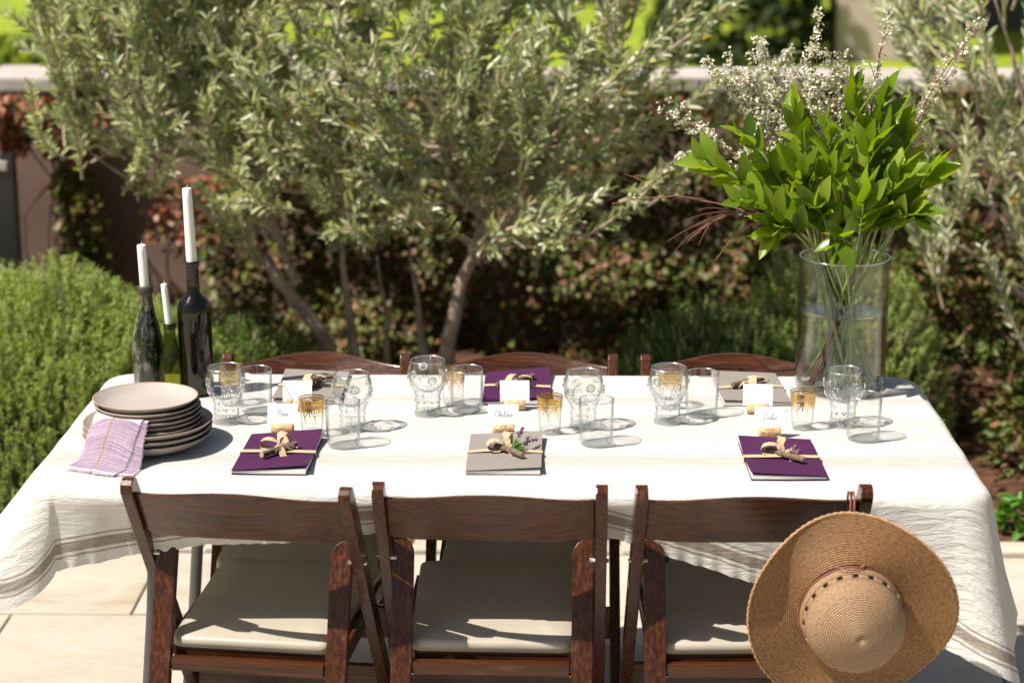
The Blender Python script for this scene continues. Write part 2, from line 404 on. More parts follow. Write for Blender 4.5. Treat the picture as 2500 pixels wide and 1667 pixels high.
# house far right beyond the wall
M['house'] = simple('house', (0.58, 0.46, 0.43), 0.9, var=0.08, vscale=2)
M['house_dark'] = simple('house_dark', (0.075, 0.065, 0.075), 0.6)
M['window'] = simple('window', (0.05, 0.055, 0.07), 0.1)
h = thing('house', 'mauve stucco house porch in the far right behind the garden wall', 'house', (3.6, 14.2, -0.02))
MB().box((3.4, 1.6, 2.0), (7.6, 0.3, 4.0)).build('wall_face', M['house'], h)
MB().box((-0.72, -0.9, 1.7), (0.62, 0.55, 3.4)).build('pillar', M['house'], h, bevel=0.02)
MB().box((3.1, -0.9, 1.7), (0.62, 0.55, 3.4)).build('pillar', M['house'], h, bevel=0.02)
MB().box((1.2, 0.3, 3.5), (5.4, 3.2, 0.24)).build('porch_roof', M['house'], h)
MB().box((1.0, 1.43, 1.15), (1.9, 0.06, 2.3)).build('door', M['house_dark'], h)
MB().box((2.9, 1.43, 1.5), (1.2, 0.06, 1.4)).build('window', M['window'], h)

# ------------------------------------------------------------------ vegetation
M['bark'] = simple('bark', (0.27, 0.215, 0.17), 0.95, var=0.4, vscale=22, bump=0.8, bscale=60)
M['twigbark'] = simple('twigbark', (0.40, 0.32, 0.24), 0.9, var=0.25, vscale=40)
M['olive'] = leaf_mat('olive', [(0.28, 0.345, 0.16), (0.45, 0.505, 0.31), (0.18, 0.235, 0.10), (0.60, 0.625, 0.44), (0.34, 0.405, 0.16), (0.70, 0.715, 0.55), (0.23, 0.285, 0.13), (0.46, 0.50, 0.18)], 0.32, trans=0.30, spec=0.75, tint=(1.1, 1.15, 0.6))
M['olive_yellow'] = leaf_mat('olive_yellow', [(0.42, 0.30, 0.02), (0.5, 0.24, 0.02), (0.36, 0.36, 0.04)], 0.5)
M['vine'] = leaf_mat('vine', [(0.06, 0.10, 0.015), (0.15, 0.06, 0.03), (0.13, 0.19, 0.025), (0.36, 0.18, 0.11), (0.045, 0.075, 0.012), (0.19, 0.24, 0.045), (0.05, 0.085, 0.014), (0.10, 0.14, 0.02), (0.24, 0.10, 0.05), (0.08, 0.125, 0.018)], 0.5, trans=0.25, tint=(1.2, 1.1, 0.7))
M['vine_red'] = leaf_mat('vine_red', [(0.34, 0.11, 0.055), (0.48, 0.20, 0.12), (0.24, 0.08, 0.04), (0.16, 0.13, 0.03), (0.52, 0.25, 0.16)], 0.5, trans=0.25, tint=(1.2, 1.0, 0.7))
M['vine_green'] = leaf_mat('vine_green', [(0.10, 0.14, 0.02), (0.18, 0.21, 0.03), (0.06, 0.09, 0.015), (0.24, 0.12, 0.06), (0.14, 0.19, 0.03)], 0.5, trans=0.3)
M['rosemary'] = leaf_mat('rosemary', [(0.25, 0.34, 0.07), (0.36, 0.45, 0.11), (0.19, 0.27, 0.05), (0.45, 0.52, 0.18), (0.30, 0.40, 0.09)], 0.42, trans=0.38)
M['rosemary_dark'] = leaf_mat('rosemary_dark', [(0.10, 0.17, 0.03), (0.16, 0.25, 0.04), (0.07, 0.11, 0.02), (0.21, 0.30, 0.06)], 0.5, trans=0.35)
M['far_green'] = leaf_mat('far_green', [(0.20, 0.27, 0.02), (0.32, 0.38, 0.03), (0.12, 0.18, 0.015), (0.40, 0.42, 0.05)], 0.6, trans=0.35)
M['far_dark'] = leaf_mat('far_dark', [(0.02, 0.04, 0.008), (0.045, 0.07, 0.012), (0.012, 0.022, 0.005)], 0.6, trans=0.1)
M['cover'] = leaf_mat('cover', [(0.06, 0.17, 0.02), (0.11, 0.25, 0.03), (0.05, 0.12, 0.015)], 0.4, trans=0.3)

def rand_dir(n): return norm(nr.normal(size=(n, 3)))

def bez(p0, p1, p2, n):
    p0, p1, p2 = Vector(p0), Vector(p1), Vector(p2)
    return [p0 * (1 - t) ** 2 + p1 * 2 * t * (1 - t) + p2 * t * t for t in [i / (n - 1) for i in range(n)]]

LEAF_ME = None
def olive_tree(name, label, loc, trunks, shoots, seed, singles=0, front=None):
    """trunks: list of (base, mid, top, r); shoots: list of (start, end, sag)  -- local coords"""
    global LEAF_ME
    r_ = random.Random(seed); n_ = np.random.default_rng(seed)
    t = thing(name, label, 'tree', loc)
    for b0, m0, t0, rad in trunks:
        pts = bez(b0, m0, t0, 9)
        pts = [p + Vector((noise.noise(p * 6) * 0.02, noise.noise(p * 6 + Vector((5, 0, 0))) * 0.02, 0)) for p in pts]
        MB().tube(pts, [rad * (1 - (0.55 if rad > .03 else .88) * i / 8) for i in range(9)], 10).build('trunk', M['bark'], t, smooth=True)
    lm = MB(); P_, D_, N_, L_, W_ = [], [], [], [], []
    for s0, e0, ln in shoots:
        s0, e0 = Vector(s0), Vector(e0); d = e0 - s0; L = d.length
        mid = (s0 + e0) / 2 + Vector((r_.uniform(-.06, .06), r_.uniform(-.06, .06), -0.10 * L + r_.uniform(-.03, .05)))
        pts = bez(s0, mid, e0, 8)
        lm.tube(pts, [0.0050 * (1 - 0.75 * i / 7) + 0.0008 for i in range(8)], 4, cap=False)
        # leaves in opposite pairs with tiny side shoots
        npair = int(ln / 0.0165)
        Lc = sum((pts[i + 1] - pts[i]).length for i in range(7))
        t0_ = max(0.0, 1 - ln / Lc)
        for k in range(npair):
            q = t0_ + (1 - t0_) * (k + 0.5) / npair; f = q * 7; i = min(6, int(f)); p = pts[i].lerp(pts[i + 1], f - i)
            tg = (pts[i + 1] - pts[i]).normalized(); a = tg.orthogonal().normalized(); a.rotate(Quaternion(tg, k * 1.57 + r_.uniform(-.5, .5)))
            if r_.random() < 0.06: continue
            for sgn in (1, -1):
                sp = r_.uniform(0.42, 0.85)
                dd = (tg * math.cos(sp) + a * sgn * math.sin(sp)); dd.z += r_.uniform(-0.1, 0.18)
                P_.append(p + a * sgn * 0.002); D_.append(dd)
                nn = sdir + Vector((r_.gauss(0, .62), r_.gauss(0, .62), r_.gauss(0, .62))); N_.append(nn)
                sc = r_.uniform(0.75, 1.15) * (1 - 0.35 * (k / npair) ** 3)
                L_.append(0.056 * sc); W_.append(0.0145 * sc * r_.uniform(.85, 1.2))
    tag(lm.build('branches', M['twigbark'], t, smooth=True, recalc=False), kind='stuff')
    P_, D_, N_, L_, W_ = map(np.array, (P_, D_, N_, L_, W_))
    if singles:
        cl = np.array(cam.location) - np.array(loc)
        dist = np.linalg.norm(P_ - cl, axis=1)
        order = np.argsort(dist); order = np.concatenate([order[:singles * 3]]); pick = n_.choice(order, singles, replace=False)
        mask = np.ones(len(P_), bool); mask[pick] = False
        dF, sF, nF = leaf_frames(D_[pick], N_[pick])
        if LEAF_ME is None:
            LEAF_ME = leaf_cloud('leaf', [[0, 0, 0]], [[0, 1, 0]], [[0, 0, 1]], [1.0], [0.25]); LEAF_ME.materials.append(M['olive'])
        for i in range(singles):
            o = bpy.data.objects.new('leaf', LEAF_ME); col.objects.link(o); o.parent = t
            Lx = float(L_[pick[i]]); Wx = float(W_[pick[i]]) * 4
            mt = Matrix((tuple(sF[i] * Wx) + (P_[pick[i]][0],), tuple(dF[i] * Lx) + (P_[pick[i]][1],), tuple(nF[i] * Lx) + (P_[pick[i]][2],), (0, 0, 0, 1)))
            o.matrix_local = mt
        P_, D_, N_, L_, W_ = P_[mask], D_[mask], N_[mask], L_[mask], W_[mask]
    ny = n_.random(len(P_)) < 0.006
    tag(link('foliage', leaf_cloud('foliage', P_[~ny], D_[~ny], N_[~ny], L_[~ny], W_[~ny]), M['olive'], t), kind='stuff')
    if ny.any(): tag(link('yellowing_leaves', leaf_cloud('yellowing_leaves', P_[ny], D_[ny], N_[ny], L_[ny], W_[ny] * 1.3), M['olive_yellow'], t), kind='stuff')
    return t

# main olive: crown seen from x -1.6 .. 0.7, z 0.5 .. 1.9 around y 2.1
r_ = random.Random(5)
OL = Vector((-0.40, 2.15, 0))
trunks = [((-0.10, 0, 0), (-0.16, 0, 0.30), (-0.42, -0.05, 0.66), 0.036), ((-0.13, 0.03, 0.28), (-0.17, 0.1, 0.45), (-0.19, 0.15, 0.85), 0.022),
          ((0.10, 0, 0), (0.15, 0.02, 0.35), (0.27, 0.0, 0.75), 0.036), ((0.10, 0.02, 0.28), (0.06, 0.1, 0.42), (0.03, 0.12, 0.66), 0.018),
          ((-0.02, 0.12, 0), (-0.03, 0.12, 0.3), (-0.06, 0.14, 0.62), 0.019), ((0.27, 0.0, 0.70), (0.27, 0.0, 0.9), (0.24, -0.05, 1.25), 0.024),
          ((-0.42, -0.05, 0.63), (-0.55, -0.1, 0.8), (-0.8, -0.15, 1.05), 0.020), ((0.25, 0, 0.68), (0.45, 0.02, 0.72), (0.72, -0.06, 0.86), 0.013),
          ((-0.30, -0.03, 0.56), (-0.42, 0.02, 0.74), (-0.5, 0.05, 1.2), 0.019), ((-0.19, 0.15, 0.8), (-0.2, 0.15, 1.1), (-0.15, 0.1, 1.5), 0.016),
          ((0.24, -0.05, 1.0), (0.45, -0.1, 1.05), (0.7, -0.15, 1.3), 0.014), ((-0.55, -0.1, 0.82), (-0.85, -0.12, 0.85), (-1.02, -0.12, 1.10), 0.011)]
hubs = [Vector(t_[2]) for t_ in trunks] + [Vector(t_[1]) for t_ in trunks[5:]]
shoots = []
def inside(p):
    # ellipsoidal crown with a notch at the lower right
    x, z = p.x + OL.x, p.z
    if z < 0.82 + 0.42 * max(0, -x - 0.85) + (0.30 * max(0, x - 0.0)) or x < -1.52: return False
    return ((x + 0.48) / 1.30) ** 2 + ((p.y + 0.05) / 0.75) ** 2 + ((z - 1.25) / 0.9) ** 2 < 1
cnt = 0
while cnt < 330:
    x = r_.uniform(-1.35, 1.2); z = r_.uniform(0.5, 2.0); y = r_.uniform(-0.45, 0.65)
    e = Vector((x, y, z))
    if not inside(e): continue
    wx = e.x + OL.x
    if wx > 0.15 and r_.random() < 0.55: continue
    h0 = min(hubs, key=lambda q: (q - e).length * r_.uniform(0.8, 1.3))
    dirv = (e - h0)
    if dirv.z < -0.1 * dirv.length: dirv.z = abs(dirv.z) * 0.3
    if dirv.length < 0.12: continue
    out = Vector((dirv.x * 1.15, dirv.y - 0.1, abs(dirv.z) * 0.8 + 0.22)).normalized()
    L = r_.uniform(0.34, 0.62)
    s0 = (e - out * L * 0.75).lerp(h0, .28); shoots.append((s0, e + out * L * 0.25, L * r_.uniform(0.72, 1.0))); cnt += 1
LH = [Vector((-.8, -.15, 1.05)), Vector((-1.02, -.12, 1.10)), Vector((-.55, -.05, 1.2))]
for i in range(75):
    h0 = r_.choice(LH); e = Vector((r_.uniform(-1.12, -.45), r_.uniform(-.4, .3), r_.uniform(1.08, 1.75))); dv = e - h0
    out = Vector((dv.x * 1.1 - .08, dv.y - .05, abs(dv.z) * .8 + .25)).normalized(); L = r_.uniform(.3, .5)
    shoots.append(((e - out * L * .75).lerp(h0, .2), e + out * L * .25, L * r_.uniform(.75, 1.0)))
# long arching wands to the right with sparser leaves
for (ex, ey, ez) in [(1.02, -.15, 1.46), (0.9, -.2, 1.30), (0.95, 0, 1.14), (0.74, -.25, 1.22), (0.80, -.1, 1.02), (0.66, -.3, 0.92), (0.6, -.1, 1.5), (0.78, .1, 1.6), (1.1, .05, 1.62), (0.42, -.3, 1.42), (0.9, -.1, 1.75)]:
    s0 = Vector((0.26, -0.03, 0.62 + 0.35 * r_.random())); e = Vector((ex, ey, ez)); shoots.append((s0, e, (e - s0).length * r_.uniform(0.45, 0.6)))
for i in range(7):
    a = r_.uniform(-0.9, 0.3); s0 = Vector((a, -0.2, r_.uniform(0.75, 0.95))); e = s0 + Vector((r_.uniform(-.2, .25), r_.uniform(-.45, -.25), r_.uniform(0.0, 0.22))); shoots.append((s0, e, 0.3))
FRONT = [((-.08,-.42,.94),(-.03,-.59,1.10)),((.13,-.45,1.08),(-.19,-.62,1.22)),((-.14,-.38,1.01),(-.22,-.55,1.22)),((.12,-.44,1.09),(-.13,-.61,1.38)),((.02,-.46,1.16),(0,-.63,1.37)),((.14,-.38,1.07),(.18,-.55,1.26)),((.20,-.25,1.04),(.41,-.42,1.22)),((.24,-.28,1.02),(.83,-.45,1.35)),((.24,-.29,1.02),(.71,-.46,1.28)),((.41,-.43,.96),(.59,-.60,1.38)),((.58,-.35,1.34),(.70,-.52,1.50)),((.29,-.41,.77),(.66,-.58,.97)),((.58,-.44,.81),(.83,-.61,1.05)),((.41,-.45,1.05),(.41,-.62,1.40)),((.32,-.43,1.18),(.38,-.60,1.33)),((-.30,-.25,.91),(-.51,-.42,1.01)),((-.49,-.27,.99),(-.82,-.44,1.17)),((-.37,-.28,.99),(-.40,-.45,1.15)),((-.49,-.28,1.01),(-.52,-.45,1.21)),((-.65,-.43,1.06),(-.73,-.60,1.33)),((.13,-.40,1.07),(.01,-.57,1.04)),((-.02,-.32,.92),(-.20,-.49,.99)),((-.02,-.30,.99),(-.04,-.47,1.10)),((.29,-.27,.94),(.32,-.44,1.04)),((.38,-.26,.82),(.58,-.43,.97)),((.40,-.46,.83),(.57,-.63,.89)),((-.17,-.33,.80),(-.07,-.50,.89)),((-.09,-.31,.95),(-.30,-.48,1.08)),((.16,-.35,1.05),(.28,-.52,1.28)),((.07,-.44,1.23),(.12,-.61,1.46)),((-.08,-.36,1.26),(-.17,-.53,1.48)),((-.30,-.46,1.08),(-.40,-.63,1.37)),((-.43,-.25,1.11),(-.50,-.42,1.44)),((-.63,-.26,1.05),(-.67,-.43,1.25)),((-.19,-.34,1.0),(-.34,-.51,1.26)),((.48,-.41,1.07),(.87,-.58,1.46)),((.52,-.25,.99),(.78,-.42,1.15)),((.34,-.34,1.06),(.46,-.51,1.45)),((.21,-.26,1.21),(.28,-.43,1.43)),((-.65,-.27,1.23),(-.72,-.44,1.45)),((-.35,-.35,1.26),(-.35,-.52,1.47)),((-.02,-.38,.86),(.11,-.55,.87)),((.02,-.33,.80),(-.06,-.50,.79)),((.25,-.37,.78),(.33,-.54,.78)),((.11,-.44,.90),(-.01,-.61,.94)),((-.27,-.40,.87),(-.39,-.57,.93)),((-.38,-.28,.79),(-.47,-.45,.85)),((.44,-.47,.79),(.56,-.64,.86))]
for a_, b_ in FRONT:
    a_, b_ = Vector(a_), Vector(b_); L = (b_ - a_).length
    shoots.append((a_ - (b_ - a_).normalized() * .05, b_, L * r_.uniform(.80, 1.0) + .03))
    d_ = (b_ - a_).normalized(); p_ = a_.lerp(b_, .45)
    shoots.append((p_, p_ + (d_ + Vector((r_.uniform(-.5, .5), r_.uniform(-.3, .4), .35))).normalized() * r_.uniform(.12, .22), .16))
# limbs feeding the front sprays
for a_, b_, c_, rad in [((.27, 0, .75), (.26, -.15, .95), (.18, -.36, 1.03), .014), ((.18, -.36, 1.03), (.02, -.38, 1.0), (-.10, -.33, .94), .008), ((.2, -.3, 1.02), (.4, -.3, .98), (.6, -.4, 1.1), .008), ((-.45, -.06, .72), (-.4, -.2, .86), (-.32, -.27, .93), .012), ((-.36, -.26, .92), (-.5, -.3, .95), (-.68, -.4, 1.06), .008), ((.26, -.02, .68), (.3, -.25, .7), (.42, -.45, .78), .010), ((.2, -.34, 1.03), (.22, -.38, 1.15), (.1, -.44, 1.26), .008)]:
    trunks.append((a_, b_, c_, rad))
olive_tree('olive_tree', 'large grey green olive tree with several trunks behind the table', OL, trunks, shoots, 3, singles=300)
# right-hand olive at the frame edge
OL2 = Vector((1.62, 2.2, 0)); r_ = random.Random(9)
trunks2 = [((0.15, 0, 0), (0.1, 0, 0.4), (0.05, -.05, 0.9), 0.03), ((0.12, 0, 0.5), (0.3, 0, 0.8), (0.45, -.1, 1.3), 0.02), ((0.05, -.05, .85), (-0.05, -.1, 1.1), (-.2, -.15, 1.5), 0.016), ((0.1, 0, .4), (-0.1, -.1, .62), (-.38, -.2, .80), 0.014), ((.12, 0, .3), (.1, -.15, .5), (-.1, -.3, .62), 0.012)]
hubs2 = [Vector(t_[2]) for t_ in trunks2]; sh2 = []
while len(sh2) < 215:
    e = Vector((r_.uniform(-.50, 1.1), r_.uniform(-.55, .6), r_.uniform(0.45, 1.95)))
    if ((e.x - .35) / .85) ** 2 + ((e.z - 1.2) / .85) ** 2 > 1: continue
    if e.z < 0.8 and r_.random() < 0.6: continue
    h0 = min(hubs2, key=lambda q: (q - e).length * r_.uniform(.8, 1.3)); dv = e - h0
    out = Vector((dv.x - .1, dv.y - .1, abs(dv.z) * .8 + .3)).normalized(); L = r_.uniform(.26, .42)
    sh2.append((e - out * L * .75, e + out * L * .25, L * r_.uniform(.7, 1)))
olive_tree('olive_tree', 'smaller olive tree at the right edge behind the vase', OL2, trunks2, sh2, 4)

# climbing vine on the wall
M['vinewood'] = simple('vinewood', (0.10, 0.05, 0.03), .9)
def vine(name, label, blobs, mat, n, seed, y0=3.44):
    n_ = np.random.default_rng(seed); pos = []
    t = thing(name, label, 'vine', (blobs[0][0], y0, 0))
    while len(pos) < n:
        bx, bz, rx, rz = blobs[int(n_.integers(len(blobs)))]
        a, b_ = n_.uniform(-1, 1, 2)
        if a * a + b_ * b_ > 1: continue
        x = bx + a * rx; z = bz + b_ * rz
        if z < 0.02 or z > 1.09: continue
        big = 0.34 if n > 5000 else 0.16
        dep = 0.03 + big * max(0, 0.45 + 0.75 * noise.noise((x * 4.5, z * 4.5, seed))) * n_.uniform(.55, 1.0) + n_.uniform(0, .05)
        pos.append((x - blobs[0][0], -dep, z))
    pos = np.array(pos); N = len(pos)
    d = n_.normal(size=(N, 3)) * 0.6 + np.array([0, -0.4, -0.5]); nh = n_.normal(size=(N, 3)) * 0.55 + np.array(sdir) + np.array([0, -.5, 0])
    L = n_.uniform(.022, .042, N)
    tag(link('leaves', leaf_cloud('leaves', pos, d, nh, L, L * 0.75, fold=0.1), mat, t), kind='stuff')
    for i in range(14 if n > 5000 else 3):
        bx, bz, rx, rz = blobs[i % len(blobs)]; x = bx - blobs[0][0] + n_.uniform(-rx, rx) * .8
        pts = [(x + 0.12 * noise.noise((x * 3, k * .5, 1)) * k * .4, -0.04, 0.02 + (min(1.0, bz + rz) - 0.02) * k / 7) for k in range(8)]
        MB().tube(pts, 0.004, 5).build('stem', M['vinewood'], t, smooth=True)
    return t
vine('climbing_vine', 'dense reddish green climbing vine covering the wall behind the olive tree', [(0.0, .5, .9, .62), (0.9, .5, .8, .62), (1.9, .5, .9, .62), (-.70, .45, .50, .6), (2.9, .5, .9, .6)], M['vine'], 26000, 1)
vine('climbing_vine', 'russet vine clump hanging from the pillar top at the left', [(-1.82, .95, .17, .075), (-1.70, .90, .15, .10), (-1.9, .86, .06, .08), (-1.68, .78, .10, .03)], M['vine_red'], 900, 2, 3.36)
vine('climbing_vine', 'yellow green vine strand climbing the wall above the rosemary', [(-1.66, .50, .085, .20), (-1.62, .34, .07, .2), (-1.70, .66, .07, .1)], M['vine_green'], 800, 3, 3.40)
vine('climbing_vine', 'dry russet vine tendrils on bare wall behind the candles', [(-1.30, .55, .13, .16), (-1.12, .40, .16, .1), (-1.2, .62, .2, .08)], M['vine_red'], 600, 4, 3.42)

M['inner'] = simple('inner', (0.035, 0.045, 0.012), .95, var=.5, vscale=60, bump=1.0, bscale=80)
def rosemary(name, label, loc, rx, ry, rz, nsprig, mat, seed, lean=(0, 0)):
    """a mound of upright needle-leaved sprigs"""
    n_ = np.random.default_rng(seed); t = thing(name, label, 'bush', loc)
    P_, D_, N_, L_ = [], [], [], []
    sm = MB()
    for s in range(nsprig):
        while True:
            a, b_ = n_.uniform(-1, 1, 2)
            if a * a + b_ * b_ < 1: break
        q = math.sqrt(max(0, 1 - a * a - b_ * b_)); c = q * n_.uniform(0.80, 1.0)
        bump = 1 + 0.16 * noise.noise((a * 3 + seed, b_ * 3, 0))
        e = np.array([a * rx, b_ * ry, c * rz * bump])
        if n_.random() < 0.15: e[2] *= n_.uniform(.6, 1)
        d = norm(np.array([a * 0.55 + n_.normal() * .15 + lean[0], b_ * 0.5 + n_.normal() * .15 + lean[1], 0.9 + 0.3 * n_.random()]))
        L = n_.uniform(.055, .10); s0 = e - d * L
        k = int(L / 0.0034); tt = n_.random(k)
        base = s0[None] + d[None] * (tt * L)[:, None]
        rad = n_.normal(size=(k, 3)); rad -= (rad @ d)[:, None] * d[None]; rad = norm(rad)
        P_.append(base); D_.append(d[None] * 1.15 + rad); N_.append(np.array(sdir)[None] + n_.normal(size=(k, 3)) * .5); L_.append(n_.uniform(.012, .021, k))
        if s % 3 == 0: sm.tube([tuple(s0 - d * .05), tuple(e)], 0.0016, 3, cap=False)
    P_, D_, N_, L_ = (np.concatenate(x) for x in (P_, D_, N_, L_))
    tag(link('needles', leaf_cloud('needles', P_, D_, N_, L_, np.full(len(L_), .0036), fold=0.2, curl=0.1), mat, t), kind='stuff')
    sm.build('stems', M['twigbark'], t, recalc=False)
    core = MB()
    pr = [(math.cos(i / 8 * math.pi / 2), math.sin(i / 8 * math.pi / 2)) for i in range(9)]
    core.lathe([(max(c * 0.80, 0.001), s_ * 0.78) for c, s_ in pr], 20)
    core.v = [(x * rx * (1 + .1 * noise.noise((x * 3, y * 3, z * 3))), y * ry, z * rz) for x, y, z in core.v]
    core.build('inner_core', M['inner'], t, smooth=True)  # solid dark core closing the gaps between the sprigs
    return t
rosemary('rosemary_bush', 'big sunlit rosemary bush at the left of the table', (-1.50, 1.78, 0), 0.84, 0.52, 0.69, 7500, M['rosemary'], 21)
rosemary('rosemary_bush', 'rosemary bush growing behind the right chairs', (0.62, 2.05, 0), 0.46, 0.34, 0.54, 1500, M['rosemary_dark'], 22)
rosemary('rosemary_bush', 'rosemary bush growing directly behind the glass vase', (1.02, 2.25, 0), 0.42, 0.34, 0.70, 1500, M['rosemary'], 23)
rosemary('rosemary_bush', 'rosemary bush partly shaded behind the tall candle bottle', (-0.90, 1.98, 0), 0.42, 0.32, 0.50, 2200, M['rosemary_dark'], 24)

M['vine_green2'] = leaf_mat('vine_green2', [(0.06, 0.10, 0.015), (0.10, 0.14, 0.02), (0.035, 0.06, 0.01), (0.20, 0.09, 0.045), (0.13, 0.17, 0.03)], 0.5, trans=0.2)
def leafy(name, label, cat, loc, rx, ry, rz, n, L0, mat, seed, ratio=0.55, trunk=False):
    n_ = np.random.default_rng(seed); t = thing(name, label, cat, loc)
    p = norm(n_.normal(size=(n, 3))); p[:, 2] = np.abs(p[:, 2]); rr = n_.uniform(.55, 1.0, (n, 1)) ** .5
    lump = np.array([1 + .22 * noise.noise((q[0] * 2.6 + seed, q[1] * 2.6, q[2] * 2.6)) for q in p])[:, None]
    z0 = 0.35 * rz if trunk else 0
    P_ = p * rr * lump * np.array([rx, ry, rz]) + np.array([0, 0, z0])
    L = n_.uniform(.6, 1.2, n) * L0
    tag(link('crown' if trunk else 'leaves', leaf_cloud('leaves', P_, p + n_.normal(size=(n, 3)) * .8, p + n_.normal(size=(n, 3)) * .5 + np.array([0, 0, .5]), L, L * ratio), mat, t), kind='stuff')
    if trunk: MB().tube([(0, 0, 0), (.05, 0, z0), (0, .05, z0 + rz * .6)], [.14, .11, .05], 10).build('trunk', M['bark'], t, smooth=True)
    else: MB().tube([(0, 0, 0), (0.01, 0, rz * .6)], [.012, .005], 6).build('stem', M['twigbark'], t)
    return t
leafy('groundcover_plant', 'bright green leafy ground plant in the bed at the right', 'plant', (1.50, 1.37, 0.03), .13, .09, .10, 200, .045, M['cover'], 31)
leafy('shrub', 'dark leafy shrub behind the vase at the right edge', 'shrub', (1.52, 2.62, 0.0), .50, .30, .62, 2600, .045, M['vine_green2'], 41)
leafy('shrub', 'low dark shrub under the right olive tree', 'shrub', (1.78, 2.05, 0.0), .30, .26, .40, 1300, .045, M['vine_green2'], 42)
leafy('shrub', 'sunlit yellow green shrub left of the garden pillar', 'shrub', (-2.75, 5.2, -.02), .8, .7, 1.15, 1800, .09, M['far_green'], 33)
leafy('tree', 'bright yellow green tree in the far left background', 'tree', (-6.0, 12.5, -.02), 2.4, 2.0, 2.6, 3500, .22, M['far_green'], 34, trunk=True)
leafy('shrub', 'dark shrub on the lawn left of the house pillar', 'shrub', (1.75, 13.2, -.02), .75, .7, 1.6, 2400, .14, M['far_dark'], 35)
leafy('shrub', 'dark rounded hedge beyond the lawn in the far background', 'shrub', (0.6, 23, -.02), 2.2, 1.2, 2.4, 2600, .25, M['far_dark'], 36)
leafy('tree', 'green tree in the far background above the lawn', 'tree', (-2.6, 19.0, -.02), 2.4, 2.0, 3.0, 3000, .26, M['far_green'], 37, trunk=True)
leafy('tree', 'dark leafy tree behind the lawn in the upper left background', 'tree', (-3.1, 13.2, -.02), 1.0, 1.0, 1.8, 2200, .2, M['far_dark'], 38, trunk=True)
# bark mulch chips and fallen leaves on the bed
n_ = np.random.default_rng(77); N = 3800
px = n_.uniform(-2.3, 2.6, N); py = n_.uniform(1.33, 3.3, N); pz = np.array([0.07 * noise.noise((a * 2.6, b_ * 2.6, 3.1)) for a, b_ in zip(px, py)]) + .008
M['mulch'] = leaf_mat('mulch', [(0.10, 0.045, 0.025), (0.20, 0.10, 0.055), (0.06, 0.028, 0.016), (0.28, 0.15, 0.09), (0.14, 0.06, 0.03)], 0.9, trans=0.0)
L = n_.uniform(.012, .045, N)
tag(link('mulch', leaf_cloud('mulch', np.stack([px, py, pz], 1), n_.normal(size=(N, 3)) * np.array([1, 1, .25]), n_.normal(size=(N, 3)) * .35 + np.array([0, 0, 1]), L, L * .45), M['mulch']), 'brown bark mulch scattered over the planting bed', 'mulch', kind='stuff')

# ------------------------------------------------------------------ table
TZ = 0.745                      # top of the cloth
TX, TY0, TY1 = 0.917, -0.415, 0.403
tb = thing('folding_table', 'long folding table with grey steel legs under the striped cloth', 'table', (0, -0.0025, 0))
tt_ = MB(); ol = []
for cx_, cy_, a0 in ((TX - .05, .3625, 0), (-TX + .05, .3625, 90), (-TX + .05, -.3625, 180), (TX - .05, -.3625, 270)):
    for k in range(7):
        a = R(a0 + 15 * k); ol.append((cx_ + .046 * math.cos(a), cy_ + .046 * math.sin(a)))
n = len(ol)
tt_.add([(x, y, .700) for x, y in ol] + [(x, y, .738) for x, y in ol], [tuple(range(n - 1, -1, -1)), tuple(range(n, 2 * n))] + [(i, (i + 1) % n, n + (i + 1) % n, n + i) for i in range(n)])
tt_.build('table_top', M['plastic'], tb)
for sx in (-1, 1):
    for sy in (-1, 1):
        lg = MB().tube([(sx * .70, sy * .27, .70), (sx * .715, sy * .275, .45), (sx * .755, sy * .285, .015)], .0135, 12).build('leg', M['metal_grey'], tb, smooth=True)
        MB().tube([(sx * .753, sy * .285, .035), (sx * .756, sy * .285, 0.0)], .018, 12).build('foot', M['rubber'], lg, smooth=True)
    MB().tube([(sx * .713, -.26, .50), (sx * .713, .26, .50)], .010, 10).build('crossbar', M['metal_grey'], tb, smooth=True)
    MB().tube([(sx * .705, -.265, .675), (sx * .705, .265, .675)], .010, 10).build('crossbar', M['metal_grey'], tb, smooth=True)
    MB().box((sx * .56, 0, .595), (.36, .022, .006), Matrix.Rotation(R(sx * -34), 3, 'Y')).build('brace', M['metal_dark'], tb)

# ------------------------------------------------------------------ tablecloth
m, ns, ls, b = new_mat('linen')
uv = node(ns, 'ShaderNodeUVMap', uv_map='cloth'); sp = ns.new('ShaderNodeSeparateXYZ'); ls.new(uv.outputs[0], sp.inputs[0])
hem = node(ns, 'ShaderNodeAttribute', attribute_name='hem')
wob = node(ns, 'ShaderNodeTexNoise', i_Scale=9.0, i_Detail=2.0); ls.new(uv.outputs[0], wob.inputs['Vector'])
yv = node(ns, 'ShaderNodeMath', operation='MULTIPLY_ADD', i_1=0.012); ls.new(wob.outputs[0], yv.inputs[0]); ls.new(sp.outputs[1], yv.inputs[2])
yw = node(ns, 'ShaderNodeMath', operation='SUBTRACT', i_1=0.006); ls.new(yv.outputs[0], yw.inputs[0])
def band(val, lo, hi, soft=0.0012):
    """1 inside lo..hi"""
    a = node(ns, 'ShaderNodeMath', operation='SUBTRACT', i_1=(lo + hi) / 2); ls.new(val, a.inputs[0])
    ab = node(ns, 'ShaderNodeMath', operation='ABSOLUTE'); ls.new(a.outputs[0], ab.inputs[0])
    mr = node(ns, 'ShaderNodeMapRange', i_1=(hi - lo) / 2 - soft, i_2=(hi - lo) / 2 + soft, i_3=1.0, i_4=0.0); ls.new(ab.outputs[0], mr.inputs[0])
    return mr.outputs[0]
acc = None
